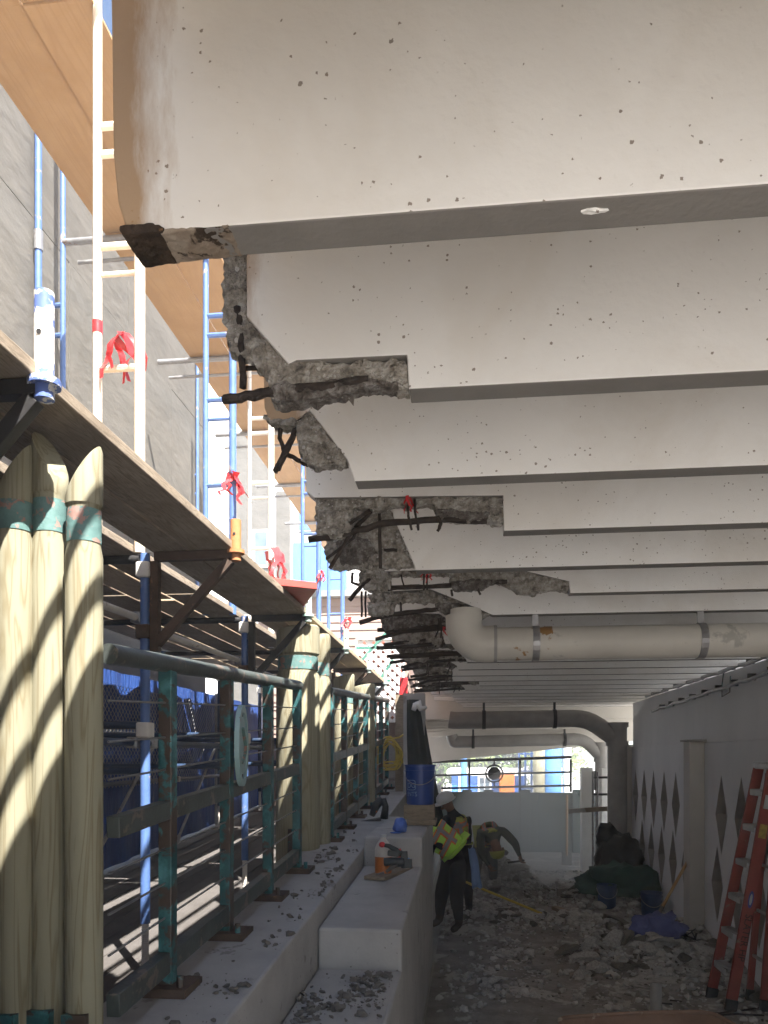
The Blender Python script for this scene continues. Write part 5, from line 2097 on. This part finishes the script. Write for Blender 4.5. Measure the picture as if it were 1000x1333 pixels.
# debris on the ledge and on the near bench
for name, lab, x0, x1, y0, y1, zf, cnt in (('ledge_debris', 'grey chips strewn on the ledge along the railing', -1.2, -.9, 2.5, 7.5, zl, 320),
                                           ('bench_debris', 'dark chips heaped on the lowest bench step', -.85, -.42, 3.3, 4.36, lambda y: lerp(.86, .97, (y + 3) / 7.4), 520)):
    vs, fs = [], []
    made = 0
    while made < cnt:
        x, y = rr.uniform(x0, x1), rr.uniform(y0, y1)
        if noise.noise(Vector((x * 3, y * 2.2, 8))) < .05 and rr.random() > .06:
            continue
        s = .004 + .03 * rr.random() ** 4
        k = len(vs)
        for p in rock_verts(rr, s):
            vs.append((p.x + x, p.y + y, p.z + zf(y) + s * .3))
        fs += [tuple(i + k for i in f) for f in ICO_F]
        made += 1
    mb = MB()
    mb.add(vs, fs)
    tag(mb.build(name, 'rubble_dark'), lab, 'rubble', kind='stuff')


def onfloor(u, v):
    p = PZ(u, v, 0)
    for _ in range(4):
        p = PZ(u, v, hfloor(p.x, p.y) * .9)
    return p


# ------------------------------------------------------------------ things standing in the rubble
for u, v, lab, r in ((790, 1184, 'blue floor bucket in front of the green tarp', .14), (848, 1193, 'right-hand blue floor bucket next to the white wall', .145)):
    p = PZ(u, v, 0)
    z = hfloor(p.x, p.y) * .6
    root = thing('bucket', lab, 'bucket', (p.x, p.y, z), 'blue buckets in the rubble')
    bucket(root, (p.x, p.y, z), r, .33, 'bucket_floor_blue')


def cloth(name, label, cat, c, rad, m, seed, amp=.35, freq=1.8, part='sheet', extra=()):
    root = thing(name, label, cat, c)
    mb = MB()
    blob(mb, c, rad, amp, freq, seed, 4, flat=-.05)
    for cc, rd in extra:
        blob(mb, Vector(c) + Vector(cc), rd, amp, freq * 1.2, seed + 3, 3)
    mb.build(part, m, root, smooth='all')
    return root


p = PZ(806, 1166, 0)
gz = hfloor(p.x, p.y)
cloth('refuse_sack', 'big black plastic sack slumped on the rubble by the wall', 'sack', (p.x, p.y, .5), (.36, .26, .56), 'black_plastic', 4, .28, 1.5, 'sack',
      extra=(((-.2, -.05, .45), (.17, .15, .2)),))
p = PZ(812, 1180, 0)
cloth('tarp', 'crumpled dark green tarp over the rubble below the black sack', 'tarp', (p.x, p.y + .1, hfloor(p.x, p.y) * .7 + .08), (.58, .42, .36), 'green_tarp', 9, .4, 1.9)
p = PZ(854, 1246, 0)
cloth('sack', 'slate blue cloth sack on the near rubble heap', 'sack', (p.x, p.y, hfloor(p.x, p.y) + .12), (.27, .18, .22), 'blue_bag', 6, .45, 2.2, 'cloth')
p = PZ(885, 1243, 0)
root = thing('netting', 'heap of black cut netting strips beside the blue sack', 'netting', (p.x, p.y, hfloor(p.x, p.y)))
for k in range(40):
    a = Vector((p.x + rr.gauss(0, .1), p.y + rr.gauss(0, .1), hfloor(p.x, p.y) + .08 + rr.uniform(0, .14)))
    d = Vector((rr.gauss(0, 1), rr.gauss(0, 1), rr.gauss(0, .5))).normalized() * .09
    mb = MB()
    mb.bar(a - d, a + d, .022, .006)
    mb.build('strip', 'black_plastic', root)

# shovel stuck in the heap
sh = thing('shovel', 'wooden handled shovel leaning in the rubble in front of the white wall', 'shovel', onfloor(850, 1225))
a = PZ(852, 1218, .12)
ya = a.y
top, mid = PY(906, 1102, ya + .35), PY(861, 1183, ya + .1)
mb = MB()
mb.tube([mid, mid.lerp(top, .5), top], [.019, .018, .017], 10)
mb.build('handle', 'handle_wood', sh, smooth=True)
bl0 = PY(848, 1212, ya)
mb = MB()
mb.tube([mid + (mid - top).normalized() * -.03, mid.lerp(bl0, .6), bl0], [.024, .018, .014], 10)
mb.build('socket', 'steel_tool', sh, smooth=True)
mb = MB()
d = (bl0 - mid).normalized()
s = Vector((1, .3, 0)).normalized()
vs, fs = [], []
for i in range(6):
    for j in range(5):
        w = (.10, .115, .115, .105, .08, .02)[i]
        q = bl0 + d * (i * .05) + s * w * (j / 2 - 1) + Vector((0, -.03 * (1 - (j / 2 - 1) ** 2), 0))
        vs.append(q)
for i in range(5):
    for j in range(4):
        k = i * 5 + j
        fs.append((k, k + 1, k + 6, k + 5))
mb.add(vs, fs)
o = mb.build('blade', 'steel_tool', sh, smooth='all')
md = o.modifiers.new('thick', 'SOLIDIFY')
md.thickness = .004

# yellow handled rake lying by the workers
rk = thing('rake', 'yellow handled rake lying across the rubble by the workers', 'rake', onfloor(700, 1193))
a, c = PY(601, 1146, 9.9), onfloor(705, 1194)
c = Vector((c.x, c.y, c.z + .05))
mb = MB()
mb.tube([a, a.lerp(c, .5), c], .016, 8)
mb.build('handle', 'rope_yellow', rk, smooth=True)
mb = MB()
mb.bar(c + Vector((-.12, .06, -.03)), c + Vector((.16, -.05, -.03)), .03, .02)
mb.build('head', 'steel_tool', rk)
# timber length in the rubble
a, c = onfloor(722, 1190), onfloor(768, 1210)
mb = MB()
mb.bar(a + Vector((0, 0, .09)), c + Vector((0, 0, .09)), .09, .05)
tag(mb.build('timber_length', 'board', bevel=.005), 'short grey timber lying in the middle of the rubble', 'timber')
# upright shovel handle far back
p = PZ(738, 1127, 0)
root = thing('shovel', 'upright wooden shovel standing near the far barrier', 'shovel', p)
mb = MB()
mb.tube([p + Vector((0, 0, .2)), PY(738, 1035, p.y)], .025, 8)
mb.build('handle', 'handle_wood', root, smooth=True)
mb = MB()
mb.bar(p + Vector((0, 0, .02)), p + Vector((0, 0, .28)), .2, .02, up=(0, 1, 0))
mb.build('blade', 'steel_tool', root, bevel=.004)

# wheelbarrow at the bottom of the picture
wb = thing('wheelbarrow', 'rusty brown wheelbarrow tub cut off by the bottom edge', 'wheelbarrow', (1.2, 5.5, 0))
zrim = .66
c0 = PZ(712, 1322, zrim)
c1 = PZ(910, 1313, zrim)
W = c1 - c0
wx = W.normalized()
wy = Vector((wx.y, -wx.x, 0))      # towards the camera
L = W.length
prof = [(1.0, .0, 1.0), (.97, -.10, .92), (.86, -.22, .80), (.72, -.28, .62)]


def tub_ring(f, dz, g, n=40):
    out = []
    for k in range(n):
        a = 2 * pi * k / n
        ex = math.copysign(abs(cos(a)) ** .55, cos(a)) * L / 2 * f
        ey = math.copysign(abs(sin(a)) ** .55, sin(a)) * .30 * g
        lip = .03 * abs(cos(a)) ** 3
        out.append(c0 + W * .5 + wx * ex + wy * (ey + .33) + Vector((0, 0, dz + (lip if dz == 0 else 0))))
    return out


mb = MB()
n = 40
rings = [tub_ring(1.0, 0, 1.0), tub_ring(1.03, .0, 1.05)]
vs = []
for f, dz, g in prof:
    vs += tub_ring(f, dz, g)
fs = []
for i in range(3):
    for k in range(n):
        a, b_ = i * n + k, i * n + (k + 1) % n
        fs.append((a, b_, b_ + n, a + n))
fs.append(tuple(3 * n + k for k in range(n)))
mb.add(vs, fs)
o = mb.build('tub', 'barrow_rust', wb, smooth=True)
md = o.modifiers.new('thick', 'SOLIDIFY')
md.thickness = .006
mb = MB()
rim = tub_ring(1.0, 0, 1.0)
mb.tube(rim + rim[:1], .012, 8, cap=False)
mb.build('rim', 'barrow_rust', wb, smooth='all')
cc = c0 + W * .5 + wy * .33
for sg in (-1, 1):
    mb = MB()
    mb.tube([cc + wx * (.62) * 1 + wy * sg * .10 + Vector((0, 0, -.42)), cc + wy * sg * .2 + Vector((0, 0, -.30)), cc - wx * .85 + wy * sg * .28 + Vector((0, 0, -.08))], .018, 8)
    mb.build('handle', 'handle_wood', wb, smooth=True)
    mb = MB()
    mb.tube([cc - wx * .25 + wy * sg * .2 + Vector((0, 0, -.29)), cc - wx * .35 + wy * sg * .22 + Vector((0, 0, -.655))], .014, 8)
    mb.build('leg', 'rust_steel', wb, smooth=True)
mb = MB()
mb.lathe(cc + wx * .66 + Vector((0, 0, -.42)) - wy * .04, [(.05, 0), (.14, 0), (.178, .015), (.178, .065), (.14, .08), (.05, .08)], 24, axis=tuple(wy))
mb.build('wheel', 'rubber', wb, smooth=True)
p = PY(854, 1308, 6.2)
mb = MB()
q = PY(854, 1280, 6.25)
mb.tube([Vector((p.x, p.y, .0)), p, q], .045, 12)
tag(mb.build('pipe_offcut', 'pvc_old', smooth=True), 'stub of pale pipe standing up behind the wheelbarrow', 'pipe')

# wires lying near the ladder
for k, pl in enumerate((((905, 1316), (935, 1319), (975, 1314), (1000, 1310)), ((925, 1322), (960, 1320), (995, 1322)), ((862, 1306), (875, 1307)), ((872, 1302), (888, 1304)))):
    pts = [PZ(u, v, .016) for u, v in pl]
    mb = MB()
    mb.tube(pts, .008, 6)
    tag(mb.build('scrap_wire', 'rebar'), ('long black wire on the floor under the ladder', 'short black wire in front of the ladder feet', 'black wire scrap nearest the pipe stub', 'black wire scrap just left of the ladder foot')[k], 'wire')

# far right: white cabinet, tube frame and timber
q = lambda u, v: PY(u, v, 15.0)
root = thing('cabinet', 'tall white electrical cabinet left of the far downpipe', 'cabinet', (q(766, 0).x, 15, 0))
mb = MB()
mb.box((q(757, 0).x, 14.9, 0), (q(771, 0).x, 15.2, q(0, 998).z))
mb.build('box', 'white_trim', root, bevel=.01)
mb = MB()
mb.box((q(770, 0).x + .005, 14.92, q(0, 1025).z), (q(776, 0).x, 15.15, q(0, 1002).z))
mb.build('meter', 'black_steel', root, bevel=.01)
root = thing('tube_stand', 'dark tube stand with rungs standing before the far downpipe', 'stand', (q(780, 0).x, 13.8, 0))
q = lambda u, v: PY(u, v, 13.8)
for u in (772, 778):
    mb = MB()
    mb.tube([(q(u, 0).x, 13.8, 0), (q(u, 0).x, 13.8, q(0, 1003).z)], .022, 8)
    mb.build('upright', 'galvanised', root, smooth=True)
for v in (1012, 1034, 1053):
    mb = MB()
    mb.tube([q(772, v), q(802, v)], .02, 8)
    mb.build('rung', 'black_steel', root, smooth=True)
mb = MB()
mb.bar(q(740, 1056), q(802, 1052), .05, .08)
tag(mb.build('timber_rail', 'board', bevel=.004), 'brown timber rail fixed level to the dark tube stand', 'timber')
mb = MB()
mb.box((q(792, 0).x, 14.5, 0), (q(800, 0).x, 14.8, q(0, 1000).z))
tag(mb.build('white_post', 'white_trim', bevel=.008), 'short white post behind the far downpipe', 'post')


# ------------------------------------------------------------------ workers
def skin_mesh(joints, edges, root_name, sub=2):
    """joints: name -> (Vector, radius or (rx, ry))"""
    names = list(joints)
    idx = {n: i for i, n in enumerate(names)}
    me = bpy.data.meshes.new('figure')
    me.from_pydata([tuple(joints[n][0]) for n in names], [(idx[a], idx[b_]) for a, b_ in edges], [])
    o = bpy.data.objects.new('scratch', me)
    COL.objects.link(o)
    md = o.modifiers.new('skin', 'SKIN')
    md.branch_smoothing = 0.6
    for n in names:
        r = joints[n][1]
        sv = me.skin_vertices[0].data[idx[n]]
        sv.radius = r if isinstance(r, tuple) else (r, r)
        sv.use_root = (n == root_name)
    ss = o.modifiers.new('sub', 'SUBSURF')
    ss.levels = sub
    dg = bpy.context.evaluated_depsgraph_get()
    out = bpy.data.meshes.new_from_object(o.evaluated_get(dg))
    bpy.data.objects.remove(o)
    return out


def body_edges(arms=True):
    E = [('pelvis', 'waist'), ('waist', 'chest'), ('chest', 'neck'), ('neck', 'head'), ('head', 'crown')]
    for s in 'lr':
        E += [('pelvis', 'hip_' + s), ('hip_' + s, 'knee_' + s), ('knee_' + s, 'ankle_' + s), ('ankle_' + s, 'toe_' + s),
              ('chest', 'shoulder_' + s), ('shoulder_' + s, 'elbow_' + s), ('elbow_' + s, 'wrist_' + s), ('wrist_' + s, 'palm_' + s)]
        for f in range(4):
            E += [('palm_' + s, f'k{f}_' + s), (f'k{f}_' + s, f't{f}_' + s)]
        E += [('wrist_' + s, 'kt_' + s), ('kt_' + s, 'tt_' + s)]
    return E


def person(label, J, cloth_m, base, zones, bulk=1.0):
    """J: main joints; hands are grown from wrist direction"""
    R = {'pelvis': .145, 'waist': .135, 'chest': .155, 'neck': .06, 'head': .092, 'crown': .07}
    for s in 'lr':
        R.update({'hip_' + s: .095, 'knee_' + s: .068, 'ankle_' + s: .048, 'toe_' + s: .042, 'shoulder_' + s: .068, 'elbow_' + s: .05, 'wrist_' + s: .034, 'palm_' + s: .03})
        w, e = J['wrist_' + s], J['elbow_' + s]
        d = (w - e).normalized()
        side = d.orthogonal().normalized()
        J['palm_' + s] = w + d * .07
        for f in range(4):
            off = side * (-.03 + .02 * f)
            J[f'k{f}_' + s] = w + d * .115 + off
            ln = (.055, .065, .06, .045)[f]
            J[f't{f}_' + s] = w + d * .13 + off + (d * .3 + side.cross(d) * .9).normalized() * ln
            R[f'k{f}_' + s] = .0095
            R[f't{f}_' + s] = .008
        J['kt_' + s] = w + d * .05 + side * -.045
        J['tt_' + s] = w + d * .09 + side * -.05 + side.cross(d) * .04
        R['kt_' + s], R['tt_' + s] = .011, .009
    for k in R:
        if k in ('pelvis', 'waist', 'chest') or k[:3] in ('hip', 'sho', 'elb', 'kne'):
            R[k] *= bulk
    joints = {k: (J[k], R[k]) for k in J}
    me = skin_mesh(joints, body_edges(), 'pelvis', 2)
    me.materials.clear()
    for m in ('skin', cloth_m, 'boot'):
        me.materials.append(MATS[m])
    heads = [J['head'], J['crown']]
    feet = [J['toe_l'], J['toe_r'], J['ankle_l'], J['ankle_r']]
    hands = [J[k] for k in J if k[0] in 'kt' and k[1] in '0123t' and '_' in k and k[:3] != 'toe' and k[:4] != 'knee'] + [J['palm_l'], J['palm_r']]
    mi = []
    for p in me.polygons:
        c = p.center
        if min((c - h).length for h in heads) < .15 and (c - J['chest']).length > .2:
            mi.append(0)
        elif min((c - h).length for h in hands) < .06:
            mi.append(0)
        elif min((c - h).length for h in feet) < .10:
            mi.append(2)
        else:
            mi.append(1)
    me.polygons.foreach_set('material_index', mi)
    base = Vector(base)
    for v in me.vertices:
        n_ = noise.fractal(v.co * 9, .8, 2, 3)
        v.co += v.normal * .008 * n_
        v.co -= base
    root = thing('person', label, 'person', base, 'workers under the deck')
    link('body', me, base, root, smooth='all')
    return root


def vest(root, J, m, scale=1.16, straps=True):
    up = 'shoulder_'
    joints = {'a': (J['pelvis'].lerp(J['waist'], .45), .15 * scale), 'b': (J['waist'], .14 * scale), 'c': (J['chest'], .165 * scale),
              'd': (J['chest'].lerp(J['neck'], .45), .10 * scale),
              'l': (J['chest'].lerp(J['shoulder_l'], .75), .082 * scale), 'r': (J['chest'].lerp(J['shoulder_r'], .75), .082 * scale)}
    me = skin_mesh(joints, [('a', 'b'), ('b', 'c'), ('c', 'd'), ('c', 'l'), ('c', 'r')], 'b', 2)
    me.materials.clear()
    me.materials.append(MATS[m])
    me.polygons.foreach_set('material_index', [0] * len(me.polygons))
    base = J['waist']
    for v in me.vertices:
        v.co += v.normal * .01 * noise.noise(v.co * 14)
        v.co -= base
    o = link('vest', me, base, root, smooth='all')
    # reflective bands: rings about the trunk, orange edged, laid on the vest surface
    from mathutils.bvhtree import BVHTree
    tri = BVHTree.FromPolygons([tuple(v.co + base) for v in me.vertices], [tuple(p.vertices) for p in me.polygons])
    axis = (J['chest'] - J['waist']).normalized()

    def strip(fn, w, m_, lift):
        vs, fs = [], []
        for i in range(49):
            org, dr, wd = fn(i / 48)
            row = []
            for s_ in (-.5, 0, .5):
                hit = tri.ray_cast(org + wd * w * s_ + dr * .6, -dr, .8)
                p = hit[0] if hit[0] else None
                row.append(p + dr * lift if p else None)
            if all(r is not None for r in row):
                k = len(vs)
                vs += row
                if k and last:
                    fs += [(k - 3, k, k + 1, k - 2), (k - 2, k + 1, k + 2, k - 1)]
                last = True
            else:
                last = False
        if fs:
            mb = MB()
            mb.add(vs, fs)
            mb.build('band', m_, o, smooth='all')
    e1 = axis.orthogonal().normalized()
    e2 = axis.cross(e1)
    for t in (.05, .85):
        org = J['waist'].lerp(J['chest'], t)
        ring = lambda a, org=org: (org, e1 * cos(a * 2 * pi) + e2 * sin(a * 2 * pi), axis)
        strip(ring, .075, 'orange_trim', .006)
        strip(ring, .045, 'reflective', .010)
    for sh_ in ('l', 'r'):
        side = (J['shoulder_' + sh_] - J['chest'])
        side = (side - axis * side.dot(axis)).normalized()
        back = axis.cross(side).normalized()
        for sg in (1, -1):
            def fn(a, side=side, back=back, sg=sg):
                org = J['waist'].lerp(J['chest'], -.4 + a * 1.5) + side * .085
                return org, back * sg, side
            strip(fn, .07, 'orange_trim', .008)
            strip(fn, .042, 'reflective', .012)
    return o


def hard_hat(root, c, up, fwd, r, m='hat_white'):
    up, fwd = Vector(up).normalized(), Vector(fwd)
    fwd = (fwd - up * fwd.dot(up)).normalized()
    side = up.cross(fwd)
    mb = MB()
    n = 28
    vs = []
    prof = [(1.0, 0), (1.01, .04), (.97, .35), (.85, .65), (.6, .88), (.3, .985), (.02, 1.0)]
    for rr_, h in prof:
        for k in range(n):
            a = 2 * pi * k / n
            ridge = 1.0 + (.04 if abs(sin(a)) < .2 and h > .3 else 0)
            vs.append(c + (fwd * cos(a) * 1.18 + side * sin(a)) * r * rr_ + up * h * r * .98 * ridge)
    fs = []
    for i in range(len(prof) - 1):
        for k in range(n):
            a, b_ = i * n + k, i * n + (k + 1) % n
            fs.append((a, b_, b_ + n, a + n))
    mb.add(vs, fs)
    o = mb.build('hard_hat', m, root, smooth='all')
    mb = MB()
    vs = []
    for k in range(n):
        a = 2 * pi * k / n
        ext = 1.12 + (.28 * max(0, cos(a)) ** 2)
        d = fwd * cos(a) * 1.18 + side * sin(a)
        vs += [c + d * r * .98, c + d * r * ext - up * .012]
    mb.add(vs, [(2 * k, 2 * ((k + 1) % n), 2 * ((k + 1) % n) + 1, 2 * k + 1) for k in range(n)])
    b_ = mb.build('brim', m, o, smooth='all')
    md = b_.modifiers.new('thick', 'SOLIDIFY')
    md.thickness = .006
    return o


def face(root, J, fwd):
    """nose, eyes, mouth and ears set on the head"""
    fwd = Vector(fwd).normalized()
    up = (J['crown'] - J['head']).normalized()
    fwd = (fwd - up * fwd.dot(up)).normalized()
    side = up.cross(fwd)
    h = J['head']
    mb = MB()
    blob(mb, h + fwd * .10 - up * .0, (.016, .016, .022), .05, 2, 1, 2)
    for s in (-1, 1):
        blob(mb, h + side * s * .092, (.018, .018, .03), .1, 2, 2, 2)
    blob(mb, h + fwd * .085 - up * .055, (.028, .028, .02), .05, 2, 1, 2)
    mb.build('face', 'skin', root, smooth='all')
    mb = MB()
    for s in (-1, 1):
        blob(mb, h + fwd * .088 + side * s * .034 + up * .022, (.011, .011, .008), 0, 1, 1, 2)
    mb.build('eyes', 'boot', root, smooth='all')


# A: bent double to the left behind the bench, back to us
YA = 9.45
q = lambda u, v, dy=0: PY(u, v, YA + dy)
J = {'pelvis': q(598, 1107), 'waist': q(585, 1095, -.02), 'chest': q(566, 1085, -.02), 'neck': q(546, 1086, .0), 'head': q(538, 1092, .0), 'crown': q(531, 1097, 0),
     'hip_r': q(598, 1122, -.02), 'knee_r': q(594, 1164, -.10), 'ankle_r': q(598, 1204, .02), 'toe_r': q(588, 1212, -.12),
     'hip_l': q(590, 1122, .16), 'knee_l': q(575, 1160, .15), 'ankle_l': q(572, 1199, .22), 'toe_l': q(561, 1204, .12),
     'shoulder_r': q(560, 1097, -.17), 'elbow_r': q(552, 1124, -.2), 'wrist_r': q(545, 1146, -.18),
     'shoulder_l': q(556, 1082, .2), 'elbow_l': q(546, 1112, .25), 'wrist_l': q(540, 1136, .2)}
wa = person('worker in a yellow green vest bent over behind the bench, blue rag at the hip', J, 'dark_cloth', PZ(595, 1216, 0), None, 1.45)
vest(wa, J, 'hi_vis', 1.52)
hard_hat(wa, J['head'].lerp(J['crown'], .2), J['crown'] - J['head'], (0, 0, -1), .115)
face(wa, J, (0, -.3, -1))
mb = MB()
vs, fs = [], []
for i in range(9):
    t = i / 8
    u, v = lerp(614, 622, t), lerp(1104, 1156, t)
    for j in range(5):
        s = (j / 4 - .5) * lerp(9, 13, t)
        vs.append(q(u + s, v + 1.5 * sin(j * 2 + i), -.12 + .02 * sin(j * 2.1 + i * .7)))
for i in range(8):
    for j in range(4):
        k = i * 5 + j
        fs.append((k, k + 1, k + 6, k + 5))
mb.add(vs, fs)
o = mb.build('rag', 'rag_blue', wa, smooth='all')
md = o.modifiers.new('thick', 'SOLIDIFY')
md.thickness = .008

# B: white hat, standing stooped behind him
YBk = 10.5
q = lambda u, v, dy=0: PY(u, v, YBk + dy)
J = {'pelvis': q(600, 1106), 'waist': q(599, 1090), 'chest': q(594, 1070, -.03), 'neck': q(587, 1053, -.06), 'head': q(581, 1044, -.08), 'crown': q(578, 1036, -.10),
     'hip_r': q(592, 1112, -.05), 'knee_r': q(590, 1150, -.1), 'ankle_r': q(592, 1186, 0), 'toe_r': q(582, 1192, -.1),
     'hip_l': q(608, 1112, .1), 'knee_l': q(609, 1150, .05), 'ankle_l': q(611, 1185, .15), 'toe_l': q(602, 1190, .02),
     'shoulder_r': q(582, 1064, -.16), 'elbow_r': q(572, 1090, -.22), 'wrist_r': q(560, 1102, -.2),
     'shoulder_l': q(606, 1066, .10), 'elbow_l': q(610, 1094, .02), 'wrist_l': q(597, 1112, -.1)}
wb_ = person('worker in a white hard hat stooping behind the bent worker', J, 'dark_cloth', PZ(596, 1195, 0), None, 1.12)
vest(wb_, J, 'hi_vis_dusty', 1.16)
hard_hat(wb_, J['head'].lerp(J['crown'], .35), (J['crown'] - J['head']), (-.8, -.5, -.4), .112)
face(wb_, J, (-.8, -.5, -.3))

# C: bent towards us in the dust, a tool in the hand
YC = 12.2
q = lambda u, v, dy=0: PY(u, v, YC + dy)
J = {'pelvis': q(630, 1092, .40), 'waist': q(634, 1084, .2), 'chest': q(640, 1083, -.05), 'neck': q(645, 1096, -.25), 'head': q(647, 1106, -.30), 'crown': q(648, 1115, -.31),
     'hip_r': q(638, 1102, .40), 'knee_r': q(642, 1132, .30), 'ankle_r': q(643, 1162, .4), 'toe_r': q(646, 1168, .25),
     'hip_l': q(622, 1102, .40), 'knee_l': q(620, 1132, .3), 'ankle_l': q(618, 1162, .4), 'toe_l': q(616, 1168, .25),
     'shoulder_r': q(655, 1081, -.08), 'elbow_r': q(671, 1098, -.15), 'wrist_r': q(676, 1114, -.28),
     'shoulder_l': q(626, 1086, -.10), 'elbow_l': q(626, 1110, -.2), 'wrist_l': q(636, 1126, -.32)}
wc = person('worker bent low in the dust, arm hanging with a small tool', J, 'green_cloth', PZ(632, 1165, 0), None, 1.3)
vest(wc, J, 'hi_vis_dusty', 1.3)
hard_hat(wc, J['head'].lerp(J['crown'], .35), (J['crown'] - J['head']), (0, 1, -.1), .112, 'hi_vis_dusty')
face(wc, J, (0, .3, -.3))
mb = MB()
h = q(678, 1121, -.32)
mb.tube([h + Vector((.05, 0, .01)), q(661, 1123, -.36)], .016, 8)
tag(mb.build('chisel', 'black_steel', smooth=True), 'short dark bar held by the bent dusty worker', 'tool')

# ------------------------------------------------------------------ dust in the air
mb = MB()
mb.box((-14, -9, -1.2), (14, 60, 10.2))
hz = mb.build('haze', 'ink')
hz.data.materials.clear()
hm = bpy.data.materials.new('dust_air')
hm.use_nodes = True
for nd in list(hm.node_tree.nodes):
    if nd.type == 'BSDF_PRINCIPLED':
        hm.node_tree.nodes.remove(nd)
pv = hm.node_tree.nodes.new('ShaderNodeVolumePrincipled')
pv.inputs['Color'].default_value = (.86, .90, .95, 1)
pv.inputs['Density'].default_value = 0.006
pv.inputs['Anisotropy'].default_value = 0.2
hm.node_tree.links.new(pv.outputs[0], hm.node_tree.nodes['Material Output'].inputs['Volume'])
hz.data.materials.append(hm)
tag(hz, 'thin pale construction dust hanging in the air', 'haze', kind='stuff')

# the cloud of breaker dust round the far worker
mb = MB()
blob(mb, (.85, 14.0, .9), (1.25, 2.7, 1.15), .12, 1.2, 2, 3, flat=-.85)
dc = mb.build('dust_cloud', 'ink', smooth='all')
dc.data.materials.clear()
dm = hm.copy()
dm.name = 'dust_puff'
dm.node_tree.nodes['Principled Volume'].inputs['Density'].default_value = 0.22
dm.node_tree.nodes['Principled Volume'].inputs['Color'].default_value = (.88, .90, .91, 1)
dc.data.materials.append(dm)
tag(dc, 'cloud of grey breaker dust round the far bent worker', 'dust', kind='stuff')
